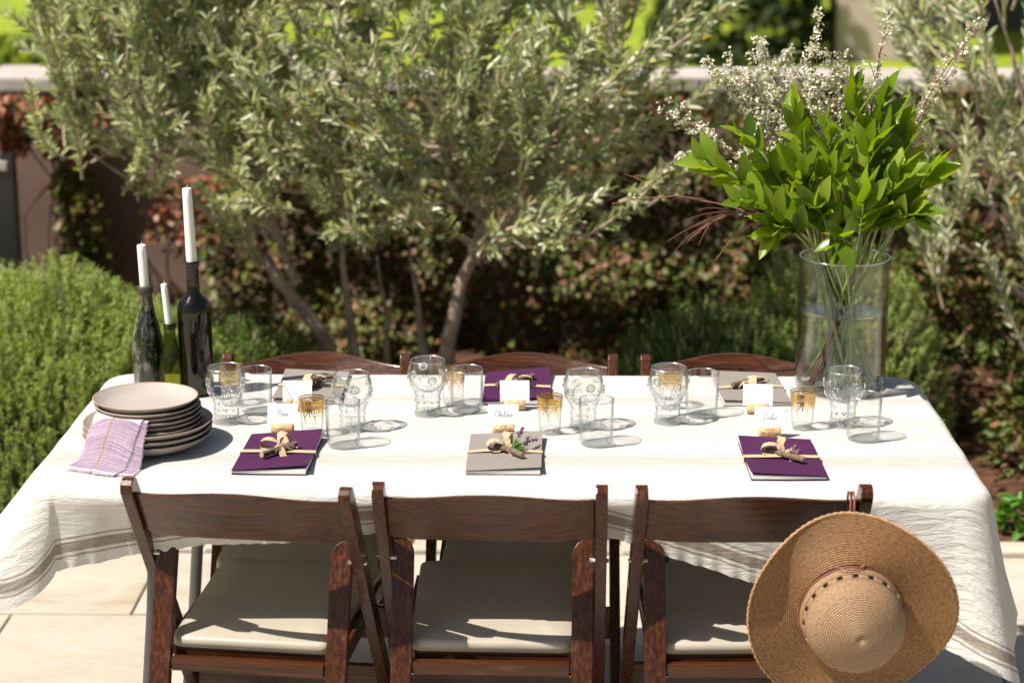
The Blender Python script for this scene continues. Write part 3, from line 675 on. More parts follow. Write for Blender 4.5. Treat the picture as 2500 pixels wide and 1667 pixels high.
def addm(x, k):
    global acc
    mm_ = node(ns, 'ShaderNodeMath', operation='MULTIPLY', i_1=k); ls.new(x, mm_.inputs[0])
    if acc is None: acc = mm_.outputs[0]
    else:
        q = node(ns, 'ShaderNodeMath', operation='MAXIMUM'); ls.new(acc, q.inputs[0]); ls.new(mm_.outputs[0], q.inputs[1]); acc = q.outputs[0]
for lo, hi, k in [(-.247, -.191, .33), (-.2572, -.2528, .58), (-.1842, -.1798, .58), (.195, .227, .33), (.1808, .1852, .58), (.2378, .2422, .58), (-.0822, -.0778, .58), (.0728, .0777, .58)]: addm(band(yw.outputs[0], lo, hi), k)
for i in range(10): addm(band(yw.outputs[0], -.066 + i * .0138, -.0626 + i * .0138, 0.001), .42)
hv = node(ns, 'ShaderNodeMath', operation='MULTIPLY_ADD', i_1=0.006); ls.new(wob.outputs[0], hv.inputs[0]); ls.new(hem.outputs['Fac'], hv.inputs[2])
for lo, hi, k in [(.036, .058, 1.0), (.026, .030, 1.0), (.064, .068, 1.0)]: addm(band(hv.outputs[0], lo, hi, .001), k)
weave = node(ns, 'ShaderNodeTexNoise', i_Scale=1.0, i_Detail=5.0, i_Roughness=0.7)
mpw = ns.new('ShaderNodeMapping'); mpw.inputs['Scale'].default_value = (70, 420, 1); ls.new(uv.outputs[0], mpw.inputs[0]); ls.new(mpw.outputs[0], weave.inputs['Vector'])
wr = ramp(ns, [(0.3, (0.6, 0.6, 0.6)), (0.7, (1, 1, 1))]); ls.new(weave.outputs[0], wr.inputs[0])
fm = node(ns, 'ShaderNodeMath', operation='MULTIPLY'); ls.new(acc, fm.inputs[0]); ls.new(wr.outputs[0], fm.inputs[1])
cm = node(ns, 'ShaderNodeMix', data_type='RGBA'); ls.new(fm.outputs[0], cm.inputs[0]); cm.inputs[6].default_value = (0.74, 0.722, 0.69, 1); cm.inputs[7].default_value = (0.265, 0.205, 0.16, 1)
ls.new(cm.outputs[2], b.inputs['Base Color']); b.inputs['Roughness'].default_value = 0.9; b.inputs['Specular IOR Level'].default_value = 0.15
crk = node(ns, 'ShaderNodeTexNoise', i_Scale=1.0, i_Detail=6.0, i_Roughness=0.6, i_Distortion=0.6)
mpc = ns.new('ShaderNodeMapping'); mpc.inputs['Scale'].default_value = (14, 60, 1); ls.new(uv.outputs[0], mpc.inputs[0]); ls.new(mpc.outputs[0], crk.inputs['Vector'])
bsum = node(ns, 'ShaderNodeMath', operation='MULTIPLY_ADD', i_1=0.15); ls.new(weave.outputs[0], bsum.inputs[0]); ls.new(crk.outputs[0], bsum.inputs[2])
bp = node(ns, 'ShaderNodeBump', i_Strength=0.9, i_Distance=0.009); ls.new(bsum.outputs[0], bp.inputs['Height']); ls.new(bp.outputs[0], b.inputs['Normal'])
tr = ns.new('ShaderNodeBsdfTranslucent'); ls.new(cm.outputs[2], tr.inputs[0]); ls.new(bp.outputs[0], tr.inputs['Normal'])
mxs = node(ns, 'ShaderNodeMixShader', i_0=0.24); ls.new(b.outputs[0], mxs.inputs[1]); ls.new(tr.outputs[0], mxs.inputs[2]); ls.new(mxs.outputs[0], ns['Material Output'].inputs[0])
M['linen'] = m

def cloth():
    rc = 0.05; cyc = (TY0 + TY1) / 2; hy = (TY1 - TY0) / 2
    per = []   # (x, y, nx, ny, tparam)
    def side(p, q, nrm, t0, t1, k):
        for i in range(k):
            f = i / k; per.append((p[0] + (q[0] - p[0]) * f, p[1] + (q[1] - p[1]) * f, nrm[0], nrm[1], t0 + (t1 - t0) * f))
    def corner(cx_, cy_, a0, t0, k=26):
        for i in range(k):
            f = i / k; a = R(a0 + 90 * f); per.append((cx_ + rc * math.cos(a), cy_ + rc * math.sin(a), math.cos(a), math.sin(a), t0 + .25 * f))
    xi, yi = TX - rc, hy - rc
    side((-xi, TY0), (xi, TY0), (0, -1), 0, 1, 260); corner(xi, cyc - yi, -90, 1)
    side((TX, cyc - yi), (TX, cyc + yi), (1, 0), 1.25, 2.25, 110); corner(xi, cyc + yi, 0, 2.25)
    side((xi, TY1), (-xi, TY1), (0, 1), 2.5, 3.5, 130); corner(-xi, cyc + yi, 90, 3.5)
    side((-TX, cyc + yi), (-TX, cyc - yi), (-1, 0), 3.75, 4.75, 110); corner(-xi, cyc - yi, 180, 4.75)
    per = np.array(per); T = per[:, 4]; n = len(per)
    Lc = [(0, .17), (.085, .15), (.16, .128), (.25, .122), (.33, .10), (.40, .092), (.60, .096), (.673, .135), (.76, .18), (.88, .245), (.97, .295), (1.06, .34), (1.125, .385), (1.2, .33), (1.3, .27), (2.25, .2), (3.6, .2), (3.75, .22), (4.5, .26), (4.75, .27), (4.84, .29), (4.92, .235), (5, .17)]
    Tc = [(0, -2), (.06, -12), (.21, -16), (.45, -14), (.62, -10), (.76, -5), (.88, -2), (.94, 5), (1, 11), (1.125, 16), (1.25, 13), (2.25, 12), (2.6, -8), (3.5, -8), (3.6, 4), (3.8, 16), (4.4, 30), (4.75, 40), (4.87, 32), (5, -2)]
    Lh = np.interp(T, *zip(*Lc)); Tl = np.interp(T, *zip(*Tc))
    V = []; UV = []; HEM = []; F = []
    # top: rings from the centre
    NR = 46
    V.append((0, cyc, TZ)); UV.append((0, cyc)); HEM.append(.5)
    for r in range(1, NR + 1):
        f = (r / NR) ** 0.8
        for x, y, *_ in per:
            X = x * f; Y = cyc + (y - cyc) * f
            z = TZ + .0011 * noise.noise((X * 7, Y * 16, 0)) * (1 if r < NR else .3)
            V.append((X, Y, z)); UV.append((X, Y)); HEM.append(.5)
    NS = 34
    s_arc = np.concatenate([[0], np.cumsum(np.linalg.norm(np.diff(per[:, :2], axis=0), axis=1))])
    out = np.zeros(n); dn = np.zeros(n); prev = np.zeros(n)
    for k in range(1, NS + 1):
        l = Lh * (k / NS) ** 1.25
        steps = 6
        for s_ in range(steps):
            lm = prev + (l - prev) * (s_ + .5) / steps
            ang = np.radians(90 - Tl) * np.clip(lm / .032, 0, 1) ** .8
            dl = (l - prev) / steps
            out += np.cos(ang) * dl; dn += np.sin(ang) * dl
        prev = l.copy()
        for i in range(n):
            x, y, nx, ny, t = per[i]
            q = k / NS; w = 0.0
            cor = math.exp(-((t - 1.125) / .16) ** 2)
            w += q * .006 * math.sin(s_arc[i] * 34 + 1.3 * noise.noise((s_arc[i] * 3, 0, 5)) * 3) * (1 - .6 * (t < 1))
            w += q * q * cor * .030 * math.sin((t - 1.0) * 26)
            w += q * .010 * noise.noise((s_arc[i] * 5, q * 1.5, 2)) 
            w += (q ** 6) * .0028 * math.sin(s_arc[i] * 190 + 2.5 * noise.noise((s_arc[i] * 14, 0, 0)))
            o_ = out[i] + w
            zz = TZ - dn[i] - q ** 6 * .004 * noise.noise((s_arc[i] * 16, 0, 9))
            V.append((x + nx * o_, y + ny * o_, zz)); UV.append((x + nx * l[i], y + ny * l[i]))
            HEM.append((Lh[i] - l[i]) if ny < -.55 else .5)
    for i in range(n): F.append((0, 1 + i, 1 + (i + 1) % n))
    for r in range(NR + NS - 1):
        a = 1 + r * n; b_ = a + n
        for i in range(n):
            j = (i + 1) % n; F.append((a + i, b_ + i, b_ + j, a + j))
    me = bpy.data.meshes.new('tablecloth'); me.from_pydata(V, [], F); me.update()
    ul = me.uv_layers.new(name='cloth'); vi = np.zeros(len(me.loops), np.int32); me.loops.foreach_get('vertex_index', vi)
    ul.data.foreach_set('uv', np.array(UV, np.float32)[vi].ravel())
    at = me.attributes.new('hem', 'FLOAT', 'POINT'); at.data.foreach_set('value', np.array(HEM, np.float32))
    o = link('tablecloth', me, M['linen'], smooth=True)
    return tag(o, 'white linen tablecloth with taupe stripes draped over the long table', 'tablecloth')
cloth()

# ------------------------------------------------------------------ folding chairs
def beam(p0, p1, wx, dp, bevel, round_top=0):
    """straight timber in the y-z plane: wx along x, dp across"""
    p0, p1 = Vector(p0), Vector(p1); d = (p1 - p0); L = d.length; d.normalize(); nn = Vector((1, 0, 0)).cross(d)
    m_ = MB(); mat3 = Matrix((Vector((1, 0, 0)), nn, d)).transposed()
    return m_, mat3, L

def make_chair(label, group):
    t = thing('folding_chair', label, 'chair', group=group)
    for s in (-1, 1):
        # back post: runs from the top rear to the front foot, rounded top
        a, b_ = Vector((s * .208, 0.0, .795)), Vector((s * .208, .50, 0.0)); d = (b_ - a).normalized(); nn = Vector((1, 0, 0)).cross(d).normalized()
        prof = []
        for k in range(7):
            th = math.pi * k / 6; prof.append(a + nn * (.0195 * math.cos(th)) - d * (.0195 * math.sin(th)) + d * .0195)
        prof = prof + [b_ - nn * .0195, b_ + nn * .0195]
        m_ = MB(); n = len(prof)
        m_.add([p + Vector((-.0115, 0, 0)) for p in prof] + [p + Vector((.0115, 0, 0)) for p in prof], [tuple(range(n)), tuple(range(2 * n - 1, n - 1, -1))] + [(i, n + i, n + (i + 1) % n, (i + 1) % n) for i in range(n)])
        m_.build('back_post', M['wood_z'], t, bevel=.002)
        # rear leg: flat board facing the sitter's back, inner top corner rounded
        a, b_ = Vector((s * .1735, .128, .650)), Vector((s * .1735, -.10, 0.0)); d = (b_ - a).normalized(); nn = Vector((1, 0, 0)).cross(d).normalized()
        w2 = .0205; prof = [(s * w2, .0), (s * w2, 1.0), (-s * w2, 1.0)]
        L = (b_ - a).length; P2 = [(s * w2, 0.004), (s * w2, L), (-s * w2, L)]
        for k in range(7):
            th = R(90 * k / 6); P2.append((-s * w2 + s * .034 * (1 - math.cos(th)), .036 - .036 * math.sin(th)))
        pts = [a + Vector((u, 0, 0)) + d * v_ for u, v_ in P2]; n = len(pts)
        m_ = MB(); m_.add([p - nn * .010 for p in pts] + [p + nn * .010 for p in pts], [tuple(range(n)), tuple(range(2 * n - 1, n - 1, -1))] + [(i, n + i, n + (i + 1) % n, (i + 1) % n) for i in range(n)])
        m_.build('rear_leg', M['wood_z'], t, bevel=.002)
        MB().tube([(s * .186, .106, .612), (s * .224, .106, .612)], .0045, 8).build('bolt', M['steel'], t, smooth=True)
        MB().tube([(s * .150, .045, .40), (s * .193, .045, .40)], .0042, 8).build('bolt', M['steel'], t, smooth=True)
        MB().box((s * .172, .285, .418), (.018, .36, .034)).build('seat_rail', M['wood_y'], t, bevel=.002)
    # bowed, arched backrest between the posts
    nx_ = 25; V = []; F = []
    for i in range(nx_):
        u = -1 + 2 * i / (nx_ - 1); x = u * .1965; arch = .021 * (math.cos(u * math.pi) * .5 + .5) ** 0.9; bow = -.034 * (1 - u * u)
        zt = .768 + arch; zb = .672 + arch * .5 - .004 * (1 - u * u)
        for z, off in ((zb, 0), (zt, 0), (zt, .013), (zb, .013)):
            yl = .046 - (z - .70) * .60 + bow + off; V.append((x, yl, z))
    for i in range(nx_ - 1):
        for k in range(4): F.append((i * 4 + k, i * 4 + (k + 1) % 4, (i + 1) * 4 + (k + 1) % 4, (i + 1) * 4 + k))
    F += [(3, 2, 1, 0), tuple((nx_ - 1) * 4 + k for k in range(4))]
    MB().add(V, F).build('backrest', M['wood_x'], t, bevel=.0025)
    # padded seat
    ol_ = []
    for cx_, cy_, a0, hw in ((.150, .475, 0, 0), (-.150, .475, 90, 0), (-.135, .09, 180, 0), (.135, .09, 270, 0)):
        for k in range(6): a = R(a0 + 18 * k); ol_.append((cx_ + .024 * math.cos(a), cy_ + .024 * math.sin(a)))
    n = len(ol_); cxm, cym = 0, .29
    m_ = MB(); rings = [(1.0, .436), (1.0, .449), (.99, .455), (.965, .4575), (.6, .4590)]
    vv = []
    for f, z in rings: vv += [(x * f, cym + (y - cym) * f, z) for x, y in ol_]
    vv.append((0, cym, .4595)); ff = [tuple(range(n - 1, -1, -1))]
    for r in range(len(rings) - 1): ff += [(r * n + i, r * n + (i + 1) % n, (r + 1) * n + (i + 1) % n, (r + 1) * n + i) for i in range(n)]
    k0 = (len(rings) - 1) * n; ff += [(k0 + i, k0 + (i + 1) % n, len(vv) - 1) for i in range(n)]
    m_.add(vv, ff).build('seat_cushion', M['vinyl'], t, smooth=True)
    MB().box((0, .078, .418), (.302, .018, .034)).build('seat_rail', M['wood_x'], t, bevel=.002)
    MB().box((0, .46, .418), (.326, .018, .034)).build('seat_rail', M['wood_x'], t, bevel=.002)
    MB().box((0, .046, .412), (.300, .020, .026)).build('rear_crossbar', M['wood_x'], t, bevel=.002)
    MB().box((0, .35, .255), (.392, .016, .075), Matrix.Rotation(R(0), 3, 'X')).build('front_stretcher', M['wood_x'], t, bevel=.002)
    MB().box((0, -.048, .155), (.306, .016, .05)).build('rear_stretcher', M['wood_x'], t, bevel=.002)
    return t
def dup(root, loc, rz, label):
    r = root.copy(); col.objects.link(r); r.location = loc; r.rotation_euler = (0, 0, rz); r['label'] = label
    for ch in list(root.children):
        c = ch.copy(); col.objects.link(c); c.parent = r
        for g_ in ch.children:
            d_ = g_.copy(); col.objects.link(d_); d_.parent = c
    return r
GN = 'folding chairs along the near side of the table'; GF = 'folding chairs along the far side of the table'
ch = make_chair('dark wood folding chair at the near side, the leftmost of three', GN)
ch.location = (-.499, -.53, 0); ch.rotation_euler = (0, 0, R(-7))
dup(ch, (-.026, -.53, 0), R(-1.5), 'dark wood folding chair at the near side, between two other chairs')
dup(ch, (.464, -.53, 0), R(1.5), 'dark wood folding chair with the straw hat hung on its back')
f0 = dup(ch, (-.458, .476, 0), R(180), 'dark wood folding chair at the far side, nearest the candle bottles'); f0['group'] = GF
f1 = dup(ch, (.028, .476, 0), R(180), 'dark wood folding chair at the far side, behind the far purple notebook'); f1['group'] = GF
f2 = dup(ch, (.52, .476, 0), R(180), 'dark wood folding chair at the far side, next to the vase'); f2['group'] = GF
for f_ in (f0, f1, f2): f_.scale = (1, 1, .978)

# ------------------------------------------------------------------ glassware
Z0 = TZ + 0.0012
def rim_ring(r, z, rad=.0011, seg=40):
    return MB().tube([(r * math.cos(2 * math.pi * k / seg), r * math.sin(2 * math.pi * k / seg), z) for k in range(seg + 1)], rad, 6, cap=False)

def make_tumbler():
    t = thing('glass_tumbler', 'x', 'tumbler', group='plain glass tumblers set on the table')
    MB().lathe([(.0325, .004), (.0345, .010), (.0358, .045), (.0365, .094)], 40).build('wall', M['glass'], t, smooth=True, recalc=False)
    MB().lathe([(.0312, .014), (.0330, .022), (.0338, .060), (.0347, .094)], 40).build('inner_wall', M['glass'], t, smooth=True, recalc=False)
    MB().lathe([(.0005, .0012), (.030, .0), (.0335, .004), (.0340, .009), (.0325, .0135), (.024, .0105), (.0005, .0098)], 40).build('thick_base', M['glass_thick'], t, smooth=True)
    rim_ring(.0356, .0942).build('rim', M['glass_rim'], t, smooth=True)
    return t

def on_lathe(prof, z, a, off=0):
    """point on a surface of revolution"""
    r = np.interp(z, [p[1] for p in prof], [p[0] for p in prof]) + off
    return Vector((r * math.cos(a), r * math.sin(a), z))

def make_goblet():
    t = thing('embossed_goblet', 'x', 'goblet', group='embossed glass goblets set on the table')
    prof = [(.030, .0), (.0310, .004), (.0275, .010), (.0255, .016), (.0262, .036), (.0275, .052), (.0330, .060), (.0395, .075), (.0425, .092), (.0415, .108), (.0385, .120), (.0378, .128)]
    MB().lathe(prof, 48).build('bowl', M['glass_bowl'], t, smooth=True, recalc=False)
    MB().lathe([(.0004, .055), (.018, .056), (.029, .066), (.0365, .082), (.0395, .094), (.0388, .108), (.0362, .120), (.0360, .128)], 48).build('inner_wall', M['glass'], t, smooth=True, recalc=False)
    MB().lathe([(.0004, .0008), (.0285, .0), (.0308, .003), (.0270, .009), (.018, .012), (.0004, .012)], 40).build('foot', M['glass_thick'], t, smooth=True)
    rim_ring(.0369, .1282, .0014).build('rim', M['glass_rim'], t, smooth=True)
    e = MB()
    def petal(c, d, s, n, L, W, H):
        e.add([c, c + d * L * .5 + s * W + n * .0002, c + d * L, c + d * L * .5 - s * W + n * .0002, c + d * L * .45 + n * H], [(0, 1, 4), (1, 2, 4), (2, 3, 4), (3, 0, 4)])
    for k in range(6):
        a = k * math.pi / 3 + .3; z = .102 if k % 2 else .090
        c = on_lathe(prof, z, a, .0002); n = Vector((math.cos(a), math.sin(a), 0)); u = Vector((-math.sin(a), math.cos(a), 0)); v = Vector((0, 0, 1))
        for q in range(14):
            th = q * 2 * math.pi / 14; d = u * math.cos(th) + v * math.sin(th); s = -u * math.sin(th) + v * math.cos(th)
            petal(c + d * .0030, d, s, n, .0100, .0020, .0030)
        petal(c - u * .0026, u, v, n, .0052, .0026, .0026)
        for q in range(5):     # stems and leaves climbing to each flower
            aa = a + (q - 2) * .10; c2 = on_lathe(prof, .066 + .002 * (q % 2), aa, .0003); d = (on_lathe(prof, .080, a + (q - 2) * .16, .0003) - c2).normalized(); s = n.cross(d)
            petal(c2, d, s, n, .017, .0024, .0022)
    for k in range(20):        # beaded stem
        a = k * math.pi / 10
        for z in (.020, .050):
            c = on_lathe(prof, z, a, 0); n = Vector((math.cos(a), math.sin(a), 0)); u = Vector((-math.sin(a), math.cos(a), 0)); petal(c - Vector((0, 0, .003)), Vector((0, 0, 1)), u, n, .006, .0028, .0022)
        if k % 2 == 0:
            c = on_lathe(prof, .027, a, 0); n = Vector((math.cos(a), math.sin(a), 0)); u = Vector((-math.sin(a), math.cos(a), 0)); petal(c, Vector((0, 0, 1)), u, n, .017, .005, .0025)
    tag(e.build('embossing', M['glass_emboss'], t, recalc=False), kind='stuff')
    return t

m, ns, ls, b = new_mat('gold_lace')        # lacy gilt band: gilt with clear gaps
tc = ns.new('ShaderNodeTexCoord'); vo = node(ns, 'ShaderNodeTexVoronoi', i_Scale=420.0); ls.new(tc.outputs['Object'], vo.inputs['Vector'])
r1 = ramp(ns, [(0.35, (0, 0, 0)), (0.5, (1, 1, 1))]); ls.new(vo.outputs['Distance'], r1.inputs[0])
b.inputs['Base Color'].default_value = (0.70, 0.45, 0.14, 1); b.inputs['Metallic'].default_value = 1; b.inputs['Roughness'].default_value = 0.35
tp = ns.new('ShaderNodeBsdfTransparent'); mxs = ns.new('ShaderNodeMixShader'); mf = node(ns, 'ShaderNodeMath', operation='MULTIPLY', i_1=0.55); ls.new(r1.outputs[0], mf.inputs[0])
ls.new(mf.outputs[0], mxs.inputs[0]); ls.new(b.outputs[0], mxs.inputs[1]); ls.new(tp.outputs[0], mxs.inputs[2]); ls.new(mxs.outputs[0], ns['Material Output'].inputs[0])
M['gold_lace'] = m

def make_gold():
    t = thing('gilded_tea_glass', 'x', 'tea glass', group='gilded tea glasses set on the table')
    prof = [(.0212, .003), (.0225, .012), (.0240, .040), (.0262, .070), (.0272, .080)]
    MB().lathe(prof, 40).build('wall', M['glass'], t, smooth=True, recalc=False)
    MB().lathe([(.0004, .0008), (.019, 0), (.0214, .003), (.0218, .008), (.019, .0105), (.0004, .009)], 32).build('thick_base', M['glass_thick'], t, smooth=True)
    def ring(z0, z1, off): return [(float(np.interp(z, [p[1] for p in prof], [p[0] for p in prof])) + off, z) for z in (z0, z1)]
    MB().lathe(ring(.0625, .0755, .0003), 40).build('lace_band', M['gold_lace'], t, smooth=True, recalc=False)
    for z0, z1 in ((.0775, .0802), (.0725, .0752), (.0600, .0628)):
        MB().lathe(ring(z0, z1, .0006), 40).build('gold_line', M['gold'], t, smooth=True, recalc=False)
    g = MB()
    def line(pts, w):
        pp = [on_lathe(prof, z, a, .0007) for a, z in pts]; ww = []
        for i, p in enumerate(pp):
            tg = pp[min(i + 1, len(pp) - 1)] - pp[max(i - 1, 0)]; n = Vector((p.x, p.y, 0)).normalized(); ww.append(tg.cross(n).normalized() * w)
        g.strip(pp, ww)
    for k in range(7):
        a = k * 2 * math.pi / 7; s = math.pi / 7
        line([(a - s + 2 * s * q / 8, .0595 - .013 * math.sin(math.pi * q / 8)) for q in range(9)], .0009)
        line([(a - s * .8 + 1.6 * s * q / 8, .0600 - .008 * math.sin(math.pi * q / 8)) for q in range(9)], .0008)
        for q in range(4): line([(a + s * (q - 1.5) * .4, .060), (a + s * (q - 1.5) * .46, .0545 - .002 * (q % 2))], .0011)
        line([(a + s, .060), (a + s * .98, .048), (a + s * 1.05, .044)], .0009)
        line([(a, .047), (a + .07, .041), (a, .034), (a - .07, .041), (a, .047)], .0006); line([(a, .034), (a, .029)], .0006)
    tag(g.build('gilt_pattern', M['gold'], t, recalc=False), kind='stuff')
    return t

gob = [(-.602, .029), (-.328, -.02), (-.176, .093), (.158, 0), (.339, .042), (.709, .026)]
tum = [(-.550, .105), (-.337, -.132), (-.093, .118), (.182, -.112), (.415, .095), (.737, -.071)]
gol = [(-.612, .160), (-.409, -.061), (-.125, .168), (.087, -.038), (.350, .152), (.620, .003)]
gob_l = ['embossed glass goblet beside the tall dark bottle', 'embossed glass goblet behind the near left plain tumbler', 'embossed glass goblet left of the far purple notebook',
         'embossed glass goblet right of the near middle gilded glass', 'embossed glass goblet left of the far right grey notebook', 'embossed glass goblet standing in front of the vase']
tum_l = ['plain glass tumbler left of the far left grey notebook', 'plain glass tumbler behind the near left purple notebook, rightmost of its trio', 'plain glass tumbler touching the far purple notebook',
         'plain glass tumbler in front of the middle goblet, behind the near grey notebook', 'plain glass tumbler touching the far right grey notebook', 'plain glass tumbler nearest the right end of the table']
gol_l = ['gold patterned tea glass hidden behind the leftmost goblet', 'gold patterned tea glass right of the leftmost name card', 'gold patterned tea glass half hidden between goblet and tumbler, far side middle',
         'gold patterned tea glass right of the middle name card', 'gold patterned tea glass hidden behind the goblet left of the far right grey notebook', 'gold patterned tea glass in front of the vase']
for mk, pos, labs in ((make_goblet, gob, gob_l), (make_tumbler, tum, tum_l), (make_gold, gol, gol_l)):
    o = mk()
    for i, ((x, y), lb) in enumerate(zip(pos, labs)):
        q = o if i == 0 else dup(o, (0, 0, 0), 0, lb)
        q['label'] = lb; q.location = (x, y, Z0); q.scale = (1, 1, .94 if mk is make_goblet else 1); q.rotation_euler = (0, 0, i * 1.1 + .4)

# ------------------------------------------------------------------ bottles and candles
def bottle_mat(name, c, dusty=0.0, base=0.06, trans=(0.2, 0.25, 0.05)):
    m, ns, ls, b = new_mat(name)
    b.inputs['Base Color'].default_value = (*c, 1); b.inputs['Roughness'].default_value = 0.05; b.inputs['Coat Weight'].default_value = 0.6; b.inputs['Coat Roughness'].default_value = 0.03
    tp = ns.new('ShaderNodeBsdfTransparent'); tp.inputs[0].default_value = (*trans, 1)
    mx = node(ns, 'ShaderNodeMixShader', i_0=base); ls.new(b.outputs[0], mx.inputs[1]); ls.new(tp.outputs[0], mx.inputs[2]); out = mx.outputs[0]
    if dusty:
        tc = ns.new('ShaderNodeTexCoord'); mp = ns.new('ShaderNodeMapping'); mp.inputs['Scale'].default_value = (1, 1, .45); ls.new(tc.outputs['Object'], mp.inputs[0])
        n = node(ns, 'ShaderNodeTexNoise', i_Scale=55.0, i_Detail=9.0, i_Roughness=0.7); ls.new(mp.outputs[0], n.inputs['Vector'])
        r = ramp(ns, [(0.48, (0, 0, 0)), (0.64, (dusty,) * 3)]); ls.new(n.outputs[0], r.inputs[0])
        d = ns.new('ShaderNodeBsdfDiffuse'); d.inputs[0].default_value = (0.33, 0.29, 0.26, 1)
        m2 = ns.new('ShaderNodeMixShader'); ls.new(r.outputs[0], m2.inputs[0]); ls.new(out, m2.inputs[1]); ls.new(d.outputs[0], m2.inputs[2]); out = m2.outputs[0]
    ls.new(out, ns['Material Output'].inputs[0]); return m
M['b_dusty'] = bottle_mat('b_dusty', (0.008, 0.014, 0.009), .62, base=.12, trans=(.25, .35, .2))
M['b_small'] = bottle_mat('b_small', (0.02, 0.03, 0.008), .0, base=.72, trans=(.55, .58, .12))
M['b_tall'] = bottle_mat('b_tall', (0.006, 0.005, 0.003), .0, base=.25, trans=(.30, .20, .05))
M['lip'] = simple('lip', (0.05, 0.045, 0.04), 0.5, var=.4, vscale=60)
def bottle(label, loc, prof, mat, lipr, liph, candle, clabel, rz=0):
    t = thing('wine_bottle', label, 'bottle', loc, rz)
    MB().lathe(prof, 40).build('body', mat, t, smooth=True, recalc=True)
    h = prof[-1][1]
    MB().lathe([(lipr - .002, h - liph), (lipr, h - liph + .001), (lipr, h - .001), (lipr - .001, h), (lipr - .005, h + .0004), (lipr - .006, h - liph)], 32).build('lip', M['lip'] if mat is M['b_dusty'] else mat, t, smooth=True)
    r0, r1, ln, tilt = candle
    c = thing('taper_candle', clabel, 'candle', (loc[0], loc[1], loc[2] + h - .02), (tilt[0], tilt[1], 0))
    L = ln + .02; pr = [(.0004, 0.0), (r0 * .85, 0.0)]
    for i in range(9): f = i / 8; pr.append(((r0 * .85) + (r0 * .15) * min(1, f * 8) + (r1 - r0) * f, .005 + (L - .007) * f))
    pr += [(r1 * .86, L), (r1 * .4, L - .002), (.0004, L - .0026)]
    MB().lathe(pr, 24).build('wax', M['wax'], c, smooth=True)
    MB().tube([(0, 0, L - .004), (.0006, 0, L + .003), (.0022, 0, L + .007)], .0009, 6).build('wick', M['wick'], c)
bottle('dusty dark green wine bottle, left of the three candle bottles', (-.812, .262, Z0), [(.0004, .003), (.030, .0), (.034, .005), (.0345, .02), (.0345, .095), (.033, .118), (.027, .150), (.0195, .180), (.0155, .205), (.0148, .228), (.0148, .242)], M['b_dusty'], .0178, .016, (.0105, .0098, .093, (0, R(-2.0))), 'short white taper candle in the dusty dark green bottle')
bottle('small olive green bottle between the two larger candle bottles', (-.752, .215, Z0), [(.0004, .003), (.023, .0), (.0262, .005), (.0265, .06), (.0245, .082), (.0175, .112), (.0125, .132), (.0118, .155), (.0118, .168)], M['b_small'], .0138, .012, (.0082, .0070, .090, (0, R(-4.5))), 'thin white taper candle leaning in the small olive green bottle')
bottle('tall near black wine bottle, right of the three candle bottles', (-.702, .245, Z0), [(.0004, .006), (.033, .0), (.0372, .005), (.0375, .02), (.0378, .190), (.0365, .204), (.030, .216), (.020, .224), (.0148, .234), (.0138, .25), (.0132, .288), (.0136, .302)], M['b_tall'], .0155, .010, (.0122, .0102, .163, (0, R(-1.4))), 'tallest white taper candle in the near black bottle')

# ------------------------------------------------------------------ plates and napkins
m, ns, ls, b = new_mat('stoneware'); tc = ns.new('ShaderNodeTexCoord')
n1 = node(ns, 'ShaderNodeTexNoise', i_Scale=180.0, i_Detail=3.0); ls.new(tc.outputs['Object'], n1.inputs['Vector'])
r1 = ramp(ns, [(0.30, (0.385, 0.345, 0.31)), (0.70, (0.415, 0.372, 0.337))]); ls.new(n1.outputs[0], r1.inputs[0]); ls.new(r1.outputs[0], b.inputs['Base Color']); b.inputs['Roughness'].default_value = 0.42
M['stoneware'] = m
M['stone_rim'] = simple('stone_rim', (0.36, 0.27, 0.20), 0.4)
def plate_mesh(name, r, h, mat, rim):
    pr = [(.0004, .0), (r * .62, .0), (r * .66, .001), (r * .86, h * .42), (r * .985, h * .93), (r, h), (r * .985, h + .0012), (r * .965, h * .96), (r * .84, h * .52 + .001), (r * .70, .0058), (r * .4, .0048), (.0004, .0046)]
    return pr
PC = (-.740, -.13)
def plate(kind, label, r, h, z, dx, dy, tilt, grp):
    t = thing(kind, label, 'plate', (PC[0] + dx, PC[1] + dy, z), (R(tilt[0]), R(tilt[1]), rng.random() * 6), grp)
    pr = plate_mesh('p', r, h, None, None)
    MB().lathe(pr[:5], 72).build('underside', M['stoneware'], t, smooth=True, recalc=False)
    MB().lathe(pr[4:8], 72).build('rim', M['stone_rim'], t, smooth=True, recalc=False)
    MB().lathe(pr[7:], 72).build('well', M['stoneware'], t, smooth=True, recalc=False)
nm = ['bottom', 'middle', 'top']
for i in range(3): plate('dinner_plate', f'large taupe dinner plate, {nm[i]} of the three under the small plates', .132, .0285, Z0 + i * .0125, [0, .001, .002][i], 0, (0, 0), 'large plates in the stack')
zs = Z0 + 2 * .0125 + .0060
lb = ['bottom', 'second lowest', 'third lowest', 'highest']
for i in range(4): plate('side_plate', f'small taupe plate under the napkins, {lb[i]} of four', .107, .0225, zs + i * .0098, [.008, .006, .006, .004][i], [0, .002, 0, .001][i], (0, 0), 'small plates under the napkins')
zn = zs + 3 * .0098 + .0225
plate('side_plate', 'small taupe plate directly on top of the napkins', .107, .0225, zn - .0135, .001, -.001, (0.3, 0.4), 'small plates on the napkins')
plate('side_plate', 'topmost small taupe plate of the stack at the left', .107, .0225, zn - .0025, -.001, 0, (0.8, 0.6), 'small plates on the napkins')

